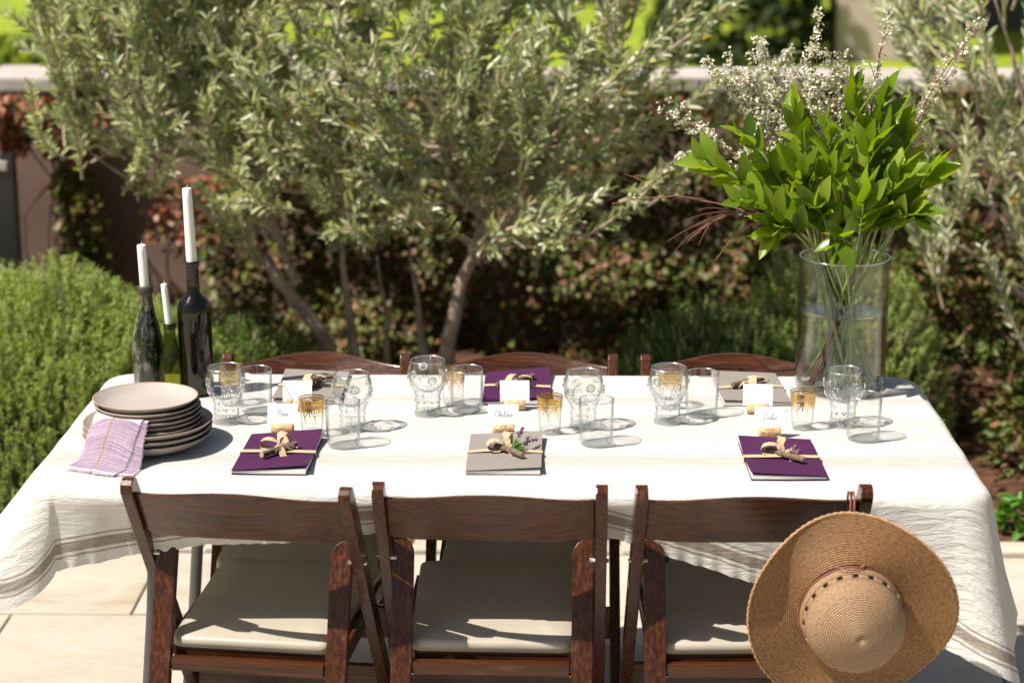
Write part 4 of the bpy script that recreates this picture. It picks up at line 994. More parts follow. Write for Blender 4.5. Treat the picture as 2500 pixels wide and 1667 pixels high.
m, ns, ls, b = new_mat('napkin'); uv = node(ns, 'ShaderNodeUVMap', uv_map='nap'); sp = ns.new('ShaderNodeSeparateXYZ'); ls.new(uv.outputs[0], sp.inputs[0])
mp = ns.new('ShaderNodeMapping'); mp.inputs['Scale'].default_value = (9, 700, 1); ls.new(uv.outputs[0], mp.inputs[0])
n1 = node(ns, 'ShaderNodeTexNoise', i_Scale=1.0, i_Detail=2.0, i_Roughness=.8); ls.new(mp.outputs[0], n1.inputs['Vector'])
mp2 = ns.new('ShaderNodeMapping'); mp2.inputs['Scale'].default_value = (900, 25, 1); ls.new(uv.outputs[0], mp2.inputs[0])
n2 = node(ns, 'ShaderNodeTexNoise', i_Scale=1.0, i_Detail=2.0, i_Roughness=.8); ls.new(mp2.outputs[0], n2.inputs['Vector'])
av = node(ns, 'ShaderNodeMath', operation='MULTIPLY_ADD', i_1=.55); ls.new(n2.outputs[0], av.inputs[0]); ls.new(n1.outputs[0], av.inputs[2])
r1 = ramp(ns, [(0.50, (0.19, 0.11, 0.19)), (0.78, (0.31, 0.23, 0.31)), (1.0, (0.46, 0.41, 0.46))]); ls.new(av.outputs[0], r1.inputs[0])
cur = r1.outputs[0]
for ax, lo, hi, c in [(1, .088, .105, (.70, .66, .70)), (1, .196, .215, (.68, .63, .66)), (0, -.012, -.009, (.25, .18, .05)), (0, .062, .064, (.10, .012, .075))]:
    x_ = band(sp.outputs[ax], lo, hi, .0012)
    mm = node(ns, 'ShaderNodeMix', data_type='RGBA'); ls.new(x_, mm.inputs[0]); ls.new(cur, mm.inputs[6]); mm.inputs[7].default_value = (*c, 1); cur = mm.outputs[2]
ls.new(cur, b.inputs['Base Color']); b.inputs['Roughness'].default_value = .95; b.inputs['Specular IOR Level'].default_value = .1
bp = node(ns, 'ShaderNodeBump', i_Strength=.4, i_Distance=.001); ls.new(av.outputs[0], bp.inputs['Height']); ls.new(bp.outputs[0], b.inputs['Normal'])
M['napkin'] = m
M['fringe'] = simple('fringe', (0.62, 0.50, 0.60), .95, var=.25, vscale=300)
def napkin(label, ang, u0, u1, v1, dz, seed):
    c = Vector((PC[0], PC[1], 0)); d = Vector((math.sin(ang), -math.cos(ang), 0)); p = Vector((math.cos(ang), math.sin(ang), 0))
    rr = [0, .107, .112, .120, .132, .139, .150, .162, .172, .3]; zz = [zn, zn, zn - .003, zn - .016, zn - .028, zn - .036, zn - .058, Z0 + .012, Z0 + .0022, Z0 + .0022]
    t = thing('napkin', label, 'napkin', (PC[0], PC[1], Z0)); V = []; UV = []; F = []; nu, nv = 30, 60
    for j in range(nv + 1):
        for i in range(nu + 1):
            u = u0 + (u1 - u0) * i / nu; v = .05 + (v1 - .05) * j / nv
            u2 = u + .004 * noise.noise((v * 20, seed, 0)) * j / nv
            rad = math.hypot(u2, v); z = float(np.interp(rad, rr, zz)) + dz
            if rad > .112: z += .0028 * max(0, noise.noise((u * 26, v * 9, seed)) + .2)
            q = c + d * v + p * u2; V.append((q.x - PC[0], q.y - PC[1], z - Z0)); UV.append((u, v))
    W_ = nu + 1
    for j in range(nv):
        for i in range(nu): F.append((j * W_ + i, j * W_ + i + 1, (j + 1) * W_ + i + 1, (j + 1) * W_ + i))
    me = bpy.data.meshes.new('cloth'); me.from_pydata(V, [], F); ul = me.uv_layers.new(name='nap'); vi = np.zeros(len(me.loops), np.int32); me.loops.foreach_get('vertex_index', vi)
    ul.data.foreach_set('uv', np.array(UV, np.float32)[vi].ravel()); link('cloth', me, M['napkin'], t, smooth=True)
    fm_ = MB(); r2 = random.Random(seed)
    for i in range(110):
        f = i / 109 * nu; k = min(nu - 1, int(f)); a = Vector(V[nv * W_ + k]).lerp(Vector(V[nv * W_ + k + 1]), f - k)
        e = a + d * r2.uniform(.007, .012) + p * r2.uniform(-.002, .002); e.z = max(.0012, a.z - .0015)
        fm_.strip([a, (a + e) / 2 + Vector((0, 0, .0008)), e], [p * .0005] * 3)
    for sd in (0, nu):
        for i in range(120):
            f = i / 119 * nv; k = min(nv - 1, int(f)); a = Vector(V[k * W_ + sd]).lerp(Vector(V[(k + 1) * W_ + sd]), f - k)
            e = a + p * (1 if sd else -1) * r2.uniform(.001, .004) + d * r2.uniform(-.001, .002); fm_.strip([a, e], [d * .0005] * 2)
    tag(fm_.build('fringe', M['fringe'], t, recalc=False), kind='stuff')
napkin('purple checked napkin lying lower, its edge showing at the right', R(-7), -.045, .036, .195, -.0012, 5)
napkin('purple and white checked napkin with fringed hem draped over the plates', R(-21), -.062, .050, .200, .0018, 9)

# ------------------------------------------------------------------ notebooks tied with ribbon
def grid_sheet(w, d, zf, nx=16, ny=20):
    V = []; F = []
    for j in range(ny + 1):
        for i in range(nx + 1):
            x = -w / 2 + w * i / nx; y = -d / 2 + d * j / ny; V.append((x, y, zf(2 * x / w, 2 * y / d)))
    for j in range(ny):
        for i in range(nx): a = j * (nx + 1) + i; F.append((a, a + 1, a + nx + 2, a + nx + 1))
    return V, F
def slab_between(w, d, zlo, zhi, nx=16, ny=20):
    """closed sheet of paper with a lower and an upper surface"""
    V0, F0 = grid_sheet(w, d, zlo, nx, ny); V1, F1 = grid_sheet(w, d, zhi, nx, ny); k = len(V0)
    m_ = MB(); F = [tuple(reversed(f)) for f in F0] + [tuple(q + k for q in f) for f in F1]
    W_ = nx + 1
    bd = [i for i in range(nx)], [ny * W_ + i for i in range(nx)]
    for i in range(nx): F.append((i, i + 1, k + i + 1, k + i)); a = ny * W_ + i; F.append((a + 1, a, k + a, k + a + 1))
    for j in range(ny): a = j * W_; F.append((a + W_, a, k + a, k + a + W_)); a = j * W_ + nx; F.append((a, a + W_, k + a + W_, k + a))
    return m_.add(V0 + V1, F)

def notebook(label, loc, rz, cover, seed, flower, lift=.010, far=False):
    W, D = .149, .238; r2 = random.Random(seed)
    t = thing('notebook', label, 'notebook', (loc[0], loc[1], Z0), rz, 'ribbon tied notebooks at each place')
    sx = 1 if r2.random() < .5 else -1
    def bulge(u, v): return (.0025 + lift * (max(0, abs(v) - .12) ** 1.3) * (.5 + .5 * u * sx)) 
    def lo(u, v): return .0003
    def mid(u, v): return .0038 + .55 * bulge(u, v)
    def top(u, v): return .0040 + bulge(u, v)
    slab_between(W - .004, D - .004, lambda u, v: .0016, lambda u, v: mid(u, v)).build('pages', M['paper'], t, smooth=False, recalc=False)
    slab_between(W, D, lambda u, v: .0002, lambda u, v: .0013, 4, 4).build('back_cover', M[cover], t, recalc=False)
    slab_between(W, D, lambda u, v: top(u, v) + .0004, lambda u, v: top(u, v) + .0015).build('front_cover', M[cover], t, recalc=False)
    # ribbon round the middle
    tie = bpy.data.objects.new('ribbon', None); col.objects.link(tie); tie.parent = t
    hw = .0088; pts = []
    for i in range(13):
        x = -W / 2 - .0015 + (W + .003) * i / 12; u = x / (W / 2); pts.append((x, .004 * math.sin(u * 2 + seed), .0085 + .0035 * (1 - min(1, abs(u))) + .0012))
    pts = [(-W / 2 - .002, 0, .001)] + pts + [(W / 2 + .002, 0, .001)]
    MB().strip(pts, [Vector((0, hw, 0))] * len(pts)).build('band', M['ribbon'], tie, recalc=False)
    cz = .0155; sgn = -1 if far else 1
    def loop(a, L, h, tw):
        d = Vector((math.cos(a), math.sin(a), 0)); p = Vector((-d.y, d.x, 0)); q = []; ww = []
        for k in range(11):
            th = math.pi * 2 * k / 10; q.append(Vector((0, 0, cz)) + d * (L * .5 * (1 - math.cos(th))) + Vector((0, 0, h * math.sin(th) * .5 + .002 + h * .3)))
            ww.append((p * math.cos(tw * k / 10) + Vector((0, 0, 1)) * math.sin(tw * k / 10)) * (.0085 if 1 < k < 9 else .0035))
        return MB().strip(q, ww).build('bow_loop', M['ribbon'], tie, recalc=False)
    a0 = r2.uniform(1.0, 1.6); loop(a0, r2.uniform(.044, .054), .030, .5); loop(a0 + r2.uniform(1.2, 1.9), r2.uniform(.034, .044), .022, -.4)
    for a, L in ((a0 - 2.4, .042), (a0 - 1.3, .046)):
        d = Vector((math.cos(a), math.sin(a), 0)); p = Vector((-d.y, d.x, 0))
        q = [Vector((0, 0, cz + .002)) + d * (L * k / 6) + Vector((0, 0, .007 * math.sin(k * .9) - .0009 * k)) for k in range(7)]
        MB().strip(q, [p * (.003 + .0042 * min(1, k / 3)) for k in range(7)]).build('ribbon_tail', M['ribbon'], tie, recalc=False)
    MB().tube([(-.006, 0, cz), (0, .001, cz + .004), (.006, 0, cz)], [.004, .0065, .004], 8).build('knot', M['ribbon'], tie, smooth=True)
    # twig tucked under the knot
    a = r2.choice([.75, .9, 2.3, .6]); d = Vector((math.cos(a), math.sin(a), 0)); L = r2.uniform(.046, .058)
    c0 = Vector((.004, -.012, .0185)); tp = [c0 + d * (L * (k / 4 - .5) * 2) + Vector((-d.y, d.x, 0)) * (.002 * math.sin(k * 2 + seed)) for k in range(5)]
    tw = MB().tube(tp, [.0064, .0062, .0060, .0060, .0056], 9).build('twig', M['twig'], t, smooth=False)
    dd = (tp[1] - tp[0]).normalized(); MB().tube([tp[0] - dd * .0004, tp[0] - dd * .0012], [.0058, .0054], 9).build('cut_end', M['twig_end'], tw)
    tp2 = [p + Vector((.010, .004, -.001)) for p in tp[1:4]]
    if seed % 2: MB().tube(tp2, .0036, 8).build('twig', M['twig'], t)
    # flowers
    n_ = np.random.default_rng(seed + 50)
    if flower == 'lavender':
        fl = bpy.data.objects.new('lavender_sprig', None); col.objects.link(fl); fl.parent = t
        for (ex, ey, ez) in ((.034, .085, .030), (.062, .035, .022)):
            p0 = Vector((.012, -.03, .015)); p1 = Vector((ex, ey, ez)); mid_ = (p0 + p1) / 2 + Vector((.004, 0, .014)); st = bez(p0, mid_, p1, 10)
            MB().tube(st, .0009, 5).build('flower_stem', M['sprig'], fl)
            k = 46; tt = n_.uniform(.55, 1, k); P_ = np.array([tuple(st[min(9, int(x * 9))].lerp(st[min(9, int(x * 9) + 1)], x * 9 - int(x * 9))) for x in tt])
            tag(link('florets', leaf_cloud('florets', P_, n_.normal(size=(k, 3)) + np.array([.2, .6, .3]), n_.normal(size=(k, 3)), n_.uniform(.005, .009, k), np.full(k, .0035)), M['lav'], fl), kind='stuff')
        for k in range(14):
            p0 = np.array([[.012 + n_.uniform(-.004, .01), -.028 + n_.uniform(0, .02), .0165]]); dv = np.array([[n_.uniform(-.1, .9), n_.uniform(.2, 1), n_.uniform(0, .5)]])
            link('sprig_leaf', leaf_cloud('sprig_leaf', p0, dv, np.array([[0, 0, 1.]]), [n_.uniform(.028, .042)], [.0045]), M['sprig'], fl)
    else:
        k = 60 if flower == 'pink' else 26; c = np.array([[.022, .016, .0165]]) if flower == 'pink' else np.array([[-.012, -.006, .0165]])
        fp = c + n_.normal(size=(k, 3)) * np.array([.0065, .0065, .003]); fp[:, 2] = np.abs(fp[:, 2] - .0135) + .0135
        tag(link('blossom', leaf_cloud('blossom', fp, n_.normal(size=(k, 3)) + np.array([0, 0, .6]), n_.normal(size=(k, 3)), n_.uniform(.004, .008, k), np.full(k, .0035)), M['pink'] if flower == 'pink' else M['lav'], t), kind='stuff')
        for q in range(5):
            p0 = c + np.array([[0, 0, -.001]]); dv = np.array([[n_.uniform(-1, 1), n_.uniform(-.6, 1), .15]])
            link('sprig_leaf', leaf_cloud('sprig_leaf', p0, dv, np.array([[0, 0, 1.]]), [.018], [.004]), M['sprig'], t)
    return t
notebook('purple notebook nearest the plate stack, tied with tan ribbon and twig', (-.462, -.205), R(-1.5), 'purple', 11, 'pink', .016)
notebook('grey notebook on the near side, with green lavender sprig under its ribbon', (-.004, -.197), R(-.5), 'grey_cover', 14, 'lavender', .010)
notebook('purple notebook on the near right, with a pink flower under its ribbon', (.551, -.222), R(.8), 'purple', 17, 'pink', .010)
notebook('grey notebook on the far left, half hidden by a name card', (-.449, .278), R(180), 'grey_cover', 21, 'dry', .008, True)
notebook('purple notebook on the far side of the table', (.014, .281), R(180), 'purple', 22, 'pink', .014, True)
notebook('grey notebook on the far right beside the vase', (.538, .281), R(182), 'grey_cover', 25, 'dry', .008, True)

# ------------------------------------------------------------------ corks holding name cards
def text_mesh(txt, size):
    cu = bpy.data.curves.new('t', 'FONT'); cu.body = txt; cu.size = size; cu.align_x = 'CENTER'; cu.align_y = 'CENTER'; cu.resolution_u = 2
    ob = bpy.data.objects.new('t', cu); col.objects.link(ob)
    dg = bpy.context.evaluated_depsgraph_get(); me = bpy.data.meshes.new_from_object(ob.evaluated_get(dg)); bpy.data.objects.remove(ob); bpy.data.curves.remove(cu)
    return me
# pen strokes of the lettering, unit box per letter (x right, y up)
STK = {
 'P': ([[(.25, 1.0), (.2, .5), (.12, -.05)], [(-.05, .75), (.1, 1.05), (.45, 1.08), (.62, .85), (.5, .6), (.22, .52)]], .6),
 'C': ([[(.72, .85), (.6, 1.05), (.35, 1.0), (.12, .65), (.1, .25), (.3, .0), (.55, .05), (.75, .25)]], .75),
 'L': ([[(.15, .75), (.3, 1.05), (.5, 1.0), (.42, .6), (.25, .2), (.05, .0), (.3, .08), (.55, -.05), (.75, .1)]], .75),
 'e': ([[(.0, .2), (.25, .3), (.3, .45), (.15, .5), (.05, .25), (.18, .02), (.42, .15)]], .40),
 'n': ([[(.0, .15), (.08, .45), (.06, .0)], [(.07, .25), (.2, .47), (.3, .42), (.28, .05), (.45, .15)]], .44),
 'h': ([[(.0, .15), (.2, .7), (.18, 1.0), (.08, .9), (.05, .0)], [(.06, .25), (.2, .45), (.3, .4), (.28, .05), (.44, .15)]], .44),
 'l': ([[(.0, .15), (.2, .7), (.18, 1.0), (.08, .85), (.08, .2), (.18, .0), (.32, .15)]], .31),
 's': ([[(.0, .1), (.2, .5), (.25, .25), (.12, .0), (.0, .08)], [(.15, .02), (.36, .15)]], .36),
 'a': ([[(.32, .42), (.15, .45), (.05, .2), (.15, .02), (.3, .2), (.34, .45), (.33, .08), (.5, .18)]], .48),
 't': ([[(.0, .15), (.15, .75), (.1, .1), (.3, .1)], [(-.02, .55), (.3, .6)]], .3),
 'i': ([[(.0, .15), (.1, .45), (.1, .05), (.28, .15)], [(.12, .65), (.14, .69)]], .27)}
def card(label, loc, rz, word=None, lean=-8):
    t = thing('name_card', label, 'name card', (loc[0], loc[1], Z0 + .0205), (R(lean), 0, rz), 'name cards standing in corks')
    W, H = .064, .047
    MB().box((0, 0, H / 2 - .003), (W, .0006, H)).build('card_sheet', M['card'], t)
    if word:
        tot = sum(STK[c][1] for c in word); k = .0125; x = -tot * k / 2
        let = bpy.data.objects.new('lettering', None); col.objects.link(let); let.parent = t
        for c in word:
            sts, adv = STK[c]; g_ = MB()
            for st in sts:
                # smooth the polyline
                P_ = [Vector((p[0], p[1], 0)) for p in st]; q = []
                for i in range(len(P_) - 1):
                    a = P_[max(i - 1, 0)]; b_ = P_[i]; c_ = P_[i + 1]; d_ = P_[min(i + 2, len(P_) - 1)]
                    for s in range(4):
                        f = s / 4; q.append(.5 * ((2 * b_) + (c_ - a) * f + (2 * a - 5 * b_ + 4 * c_ - d_) * f * f + (3 * b_ - a - 3 * c_ + d_) * f ** 3))
                q.append(P_[-1])
                pts = [(x + (p.x + p.y * .15) * k, -.00055, .0175 + p.y * k) for p in q]; ww = []
                for i in range(len(pts)):
                    tg = Vector(pts[min(i + 1, len(pts) - 1)]) - Vector(pts[max(i - 1, 0)]); wn_ = Vector((tg.z, 0, -tg.x)); wn_ = wn_.normalized() if wn_.length > 1e-9 else Vector((1, 0, 0))
                    ww.append(wn_ * (.00055 if tg.z < 0 else .0003))
                g_.strip(pts, ww)
            g_.build('letter', M['ink'], let, recalc=False); x += adv * k
    return t
def cork(label, loc, rz, rows=None):
    t = thing('cork', label, 'cork', (loc[0], loc[1], Z0), rz, 'corks used as card holders')
    r = .0115; L = .0455
    b_ = MB(); b_.lathe([(.0003, -L / 2), (r - .001, -L / 2), (r, -L / 2 + .001), (r, L / 2 - .001), (r - .001, L / 2), (.0003, L / 2)], 28)
    b_.v = [(z, y, x + r) for x, y, z in b_.v]; b_.build('cork_body', M['cork'], t, smooth=True, bevel=0)
    if rows:
        for txt, size, ang in rows:
            me = text_mesh(txt, size)
            for v in me.vertices:
                a = R(ang) + v.co.y / r; v.co = Vector((v.co.x, -(r + .0002) * math.cos(a), r + (r + .0002) * math.sin(a)))
            link('print', me, M['cork_ink'], t)
    return t
near = [((-.472, -.056), R(-3), 'Penn', [('~apvnt~', .0065, 15)], ('cork holding the leftmost near name card', 'white card with a four letter name, behind the near left purple notebook')),
        ((-.010, -.055), R(1), 'Chelsea', [('THE', .0078, 48), ('HOGUE', .0095, 8), ('CELLARS', .0075, -32)], ('cork with bold brown print, behind the near grey notebook', 'white card with a seven letter name, behind the near grey notebook')),
        ((.544, -.066), R(-2), 'Leslie', [('MIS EN', .0068, 42), ('BOUTEILLE', .0072, 4), ('AU CHATEAU', .0055, -30)], ('cork with two lines of small print, behind the near right purple notebook', 'white card with a six letter name, behind the near right purple notebook'))]
for loc, rz, word, rows, (lc, ld) in near:
    cork(lc, loc, rz, rows); card(ld, loc, rz, word, -14)
for loc, rz, lc, ld in (((-.462, .117), R(178), 'cork at the far left, half hidden by a name card', 'blank back of a name card in front of the far left grey notebook'),
                        ((.011, .127), R(181), 'cork in front of the far purple notebook', 'blank back of a name card in front of the far purple notebook'),
                        ((.537, .107), R(176), 'cork in front of the far right grey notebook', 'blank back of a name card in front of the far right grey notebook')):
    cork(lc, loc, rz); card(ld, loc, rz, None, 12)

# ------------------------------------------------------------------ vase and bouquet
VX, VY = .742, .305
v = thing('glass_vase', 'tall clear cylinder vase half full of water at the right end', 'vase', (VX, VY, Z0))
VR, VH = .1005, .305
MB().lathe([(.0004, .001), (.088, .0005), (.097, .004), (VR, .014), (VR, VH)], 72).build('outer_wall', M['glass_vase'], v, smooth=True, recalc=False)
MB().lathe([(.0004, .012), (.085, .012), (.094, .016), (VR - .0045, .024), (VR - .0045, VH)], 72).build('inner_wall', M['glass_vase'], v, smooth=True, recalc=False)
rim_ring(VR - .002, VH, .0024, 72).build('rim', M['glass_rim'], v, smooth=True)
wt = thing('vase_water', 'clear water half filling the tall glass vase', 'water', (VX, VY, Z0))
wt['kind'] = 'thing'
MB().lathe([(.0004, .178), (.060, .178), (.090, .1783), (.0945, .180)], 64).build('surface', M['water'], wt, smooth=True, recalc=False)
MB().lathe([(.0942, .0255), (.0942, .1775)], 64).build('body', M['water'], wt, smooth=True, recalc=False)

m = leaf_mat('ruscus', [(0.15, 0.25, 0.012), (0.25, 0.36, 0.022), (0.085, 0.155, 0.012), (0.31, 0.40, 0.04), (0.18, 0.29, 0.014), (0.06, 0.12, 0.012), (0.22, 0.33, 0.018)], 0.30, trans=0.46, spec=0.5, tint=(1.5, 1.4, 0.4)); M['ruscus'] = m
M['stem_green'] = simple('stem_green', (0.22, 0.30, 0.09), .5, var=.2, vscale=40)
M['stem_red'] = simple('stem_red', (0.21, 0.085, 0.05), .7, var=.35, vscale=60)
M['blossom'] = leaf_mat('blossom', [(0.80, 0.78, 0.66), (0.86, 0.85, 0.78), (0.76, 0.74, 0.56), (0.86, 0.84, 0.76)], .8, trans=.4, tint=(1, 1, .92))
M['bud'] = leaf_mat('bud', [(0.34, 0.34, 0.10), (0.42, 0.36, 0.15), (0.26, 0.30, 0.06)], .7)

def big_leaf_mesh(seed):
    r2 = random.Random(seed); n = 7; V = []; F = []; bend = r2.uniform(-.05, .26); tw = r2.uniform(-.25, .25); fold = r2.uniform(.12, .30)
    for i in range(n + 1):
        f = i / n; w = .25 * math.sin(math.pi * f ** .85) ** .85 * (1 - .22 * f) if 0 < i < n else .004
        c = Vector((.03 * math.sin(f * 3 + seed), f, -bend * f * f)); a = tw * f
        for s in (-1, 0, 1):
            V.append(c + Vector((s * w * math.cos(a), 0, abs(s) * w * fold * 1.2 + s * w * math.sin(a))))
    for i in range(n):
        for k in range(2): a = i * 3 + k; F.append((a, a + 1, a + 4, a + 3))
    me = MB().add(V, F).mesh('leaf'); me.materials.append(M['ruscus']); me.polygons.foreach_set('use_smooth', [True] * len(me.polygons)); return me
BL = [big_leaf_mesh(i) for i in range(12)]

def curve_at(pts, f):
    k = f * (len(pts) - 1); i = min(len(pts) - 2, int(k)); return pts[i].lerp(pts[i + 1], k - i), (pts[i + 1] - pts[i]).normalized()

def ruscus(label, tip, seed, nleaf, bow=(0, 0, 0), start=.45, size=.080):
    r2 = random.Random(seed); t = thing('ruscus_branch', label, 'branch', (VX, VY, Z0), 0, 'green leafy branches in the vase')
    tip = Vector(tip); d = Vector((tip.x, tip.y, 0)); dl = max(d.length, .02); dn = d / dl
    base = Vector((-dn.x * .040 + r2.uniform(-.045, .045), -dn.y * .035 + r2.uniform(-.04, .04), .016)); rim = Vector((dn.x * min(.07, dl * .4 + .012) + r2.uniform(-.012, .012), dn.y * min(.06, dl * .4) + r2.uniform(-.012, .012), VH + .012))
    mid = rim.lerp(tip, .5) + Vector((0, 0, .04)) + Vector(bow)
    pts = [base.lerp(rim, i / 6) for i in range(6)] + bez(rim, mid, tip, 14)
    n = len(pts); MB().tube(pts, [.0032 - .0020 * i / n for i in range(n)], 7).build('stem', M['stem_green'], t, smooth=True)
    for k in range(nleaf):
        f = start + (1 - start) * (k + .5) / nleaf
        p, tg = curve_at(pts, f); ang = k * 2.4 + r2.uniform(-.6, .6); a = tg.orthogonal().normalized(); a.rotate(Quaternion(tg, ang))
        sp = r2.uniform(.45, .95) * (1.0 if k < nleaf - 2 else .5)
        if p.z < VH + .03 and k < nleaf - 1: a.z = abs(a.z) * .5
        dd = (tg * math.cos(sp) + a * math.sin(sp)).normalized(); dd.z += r2.uniform(-.08, .40); dd.normalize()
        nh = (sdir + Vector((r2.gauss(0, .55), r2.gauss(0, .55) - .25, r2.gauss(0, .45)))).normalized(); sd = dd.cross(nh).normalized(); nn = sd.cross(dd)
        L = size * r2.uniform(.55, 1.22) * (1 if k < nleaf - 2 else .8)
        o = bpy.data.objects.new('leaf', r2.choice(BL)); col.objects.link(o); o.parent = t
        o.matrix_local = Matrix(((sd.x * L, dd.x * L, nn.x * L, p.x), (sd.y * L, dd.y * L, nn.y * L, p.y), (sd.z * L, dd.z * L, nn.z * L, p.z), (0, 0, 0, 1)))
B0 = Z0
def rel(x, y, z, k=1.0): return ((x - VX) * k, y - VY, z - B0)
rus = [('leafy green branch reaching furthest left from the vase', rel(.385, .27, 1.26), 13, (.0, -.02, .01), .56),
       ('leafy green branch rising to the upper left of the bouquet', rel(.475, .30, 1.315), 13, (0, 0, .02), .55),
       ('leafy green branch in the left middle of the bouquet, in front', rel(.47, .22, 1.185), 13, (0, -.03, .0), .52),
       ('tall leafy green branch left of the bouquet centre', rel(.605, .30, 1.375), 15, (0, 0, .0), .50),
       ('leafy green branch forming the centre of the bouquet', rel(.675, .24, 1.335), 15, (0, 0, 0), .48),
       ('tallest leafy green branch at the top of the bouquet', rel(.755, .33, 1.425), 15, (0, 0, 0), .52),
       ('tall leafy green branch right of the bouquet top', rel(.825, .31, 1.405), 15, (0, 0, 0), .50),
       ('leafy green branch rising to the upper right of the bouquet', rel(.885, .32, 1.325), 14, (.01, 0, .01), .50),
       ('leafy green branch reaching furthest right from the vase', rel(.940, .27, 1.24), 13, (.02, 0, .02), .52),
       ('leafy green branch drooping low at the right', rel(.895, .23, 1.15), 11, (.02, -.02, .03), .56),
       ('leafy green branch drooping low at the left above the rim', rel(.555, .23, 1.105), 11, (-.02, -.02, .03), .58),
       ('short leafy branch hanging over the front of the vase rim', rel(.705, .20, 1.085), 7, (0, -.03, .02), .62),
       ('leafy green branch at the right front of the bouquet', rel(.845, .22, 1.24), 14, (0, -.02, 0), .5),
       ('leafy green branch low in the front middle of the bouquet', rel(.765, .20, 1.20), 13, (0, -.03, 0), .52),
       ('leafy green branch behind the left blossoms', rel(.53, .34, 1.27), 12, (0, 0, 0), .52),
       ('leafy green branch in the dense right middle', rel(.87, .36, 1.345), 14, (0, 0, 0), .5),
       ('leafy green branch filling the bouquet centre, upper right', rel(.785, .27, 1.30), 14, (0, 0, 0), .48),
       ('leafy green branch filling the bouquet, upper left front', rel(.60, .25, 1.27), 14, (0, 0, 0), .48),
       ('short leafy green branch standing upright at the right rim', rel(.83, .25, 1.15), 10, (0, 0, 0), .55),
       ('short leafy green branch standing upright at the left rim', rel(.655, .24, 1.17), 10, (0, 0, 0), .55)]
for i, (lb_, tp_, nl, bw, st_) in enumerate(rus): ruscus(lb_, (tp_[0] * .90, tp_[1], tp_[2] + .01), 100 + i, int(nl * 1.6), bw, st_ - .06)

def spirea(label, tip, seed, bloom, bow=(0, 0, 0), dens=1.0, twigs=5):
    r2 = random.Random(seed); n_ = np.random.default_rng(seed); t = thing('blossom_branch', label, 'branch', (VX, VY, Z0), 0, 'flowering branches in the vase')
    tip = Vector(tip); d = Vector((tip.x, tip.y, 0)); dn = d.normalized() if d.length > .01 else Vector((0, 1, 0))
    base = Vector((-dn.x * .05 - .02, -dn.y * .05 + r2.uniform(-.02, .03), .016)); rim = Vector((dn.x * .06, .03 + dn.y * .03, VH + .01))
    mid = rim.lerp(tip, .55) + Vector((0, 0, .05)) + Vector(bow); pts = [base.lerp(rim, i / 5) for i in range(5)] + bez(rim, mid, tip, 18)
    pts = [p + Vector((noise.noise(p * 30) * .004, 0, noise.noise(p * 30 + Vector((9, 0, 0))) * .004)) if i > 5 else p for i, p in enumerate(pts)]
    n = len(pts); MB().tube(pts, [.0028 - .0020 * i / n for i in range(n)], 6).build('stem', M['stem_red'], t, smooth=True)
    paths = [(pts, .45)]
    tw = MB()
    for k in range(twigs):
        p, tg = curve_at(pts, r2.uniform(.5, .88)); a = Vector((r2.uniform(-1, 1), r2.uniform(-.6, .6), r2.uniform(-.5, .8))); dd = (tg * 1.1 + a * .8).normalized(); L = r2.uniform(.05, .14)
        q = bez(p, p + dd * L * .5 + Vector((0, 0, .01)), p + dd * L + Vector((0, 0, -.012)), 6); MB().tube(q, [.0011, .001, .0009, .0008, .0007, .0005], 5).build('twig', M['stem_red'], t); paths.append((q, .1))
    C = []
    for pp, f0 in paths:
        Lp = sum((pp[i + 1] - pp[i]).length for i in range(len(pp) - 1)) * (1 - f0)
        for k in range(int(Lp / .0105 * bloom)):
            p, tg = curve_at(pp, r2.uniform(f0, 1)); C.append(p + Vector((r2.gauss(0, .0055), r2.gauss(0, .0055), r2.gauss(0, .005) + .003)))
    P_ = []; 
    for c in C:
        for q in range(7): P_.append((c.x + r2.gauss(0, .0040), c.y + r2.gauss(0, .0040), c.z + r2.gauss(0, .0040)))
    if P_:
        P_ = np.array(P_); k = len(P_); kind_ = n_.random(k) < .86
        for nm_, mk, mt in (('blossoms', kind_, 'blossom'), ('buds', ~kind_, 'bud')):
            q = P_[mk]; kk = len(q)
            if kk: tag(link(nm_, leaf_cloud(nm_, q, n_.normal(size=(kk, 3)), n_.normal(size=(kk, 3)), n_.uniform(.005, .0092, kk), n_.uniform(.005, .0085, kk)), M[mt], t), kind='stuff')
    # tiny bud scales along the bare wood
    sc = MB()
    kk = 60; q = np.array([tuple(curve_at(pts, x)[0]) for x in n_.uniform(.4, 1, kk)])
    tag(link('bud_scales', leaf_cloud('bud_scales', q, n_.normal(size=(kk, 3)) + np.array([0, 0, .5]), n_.normal(size=(kk, 3)), np.full(kk, .0055), np.full(kk, .0022)), M['stem_red'], t), kind='stuff')
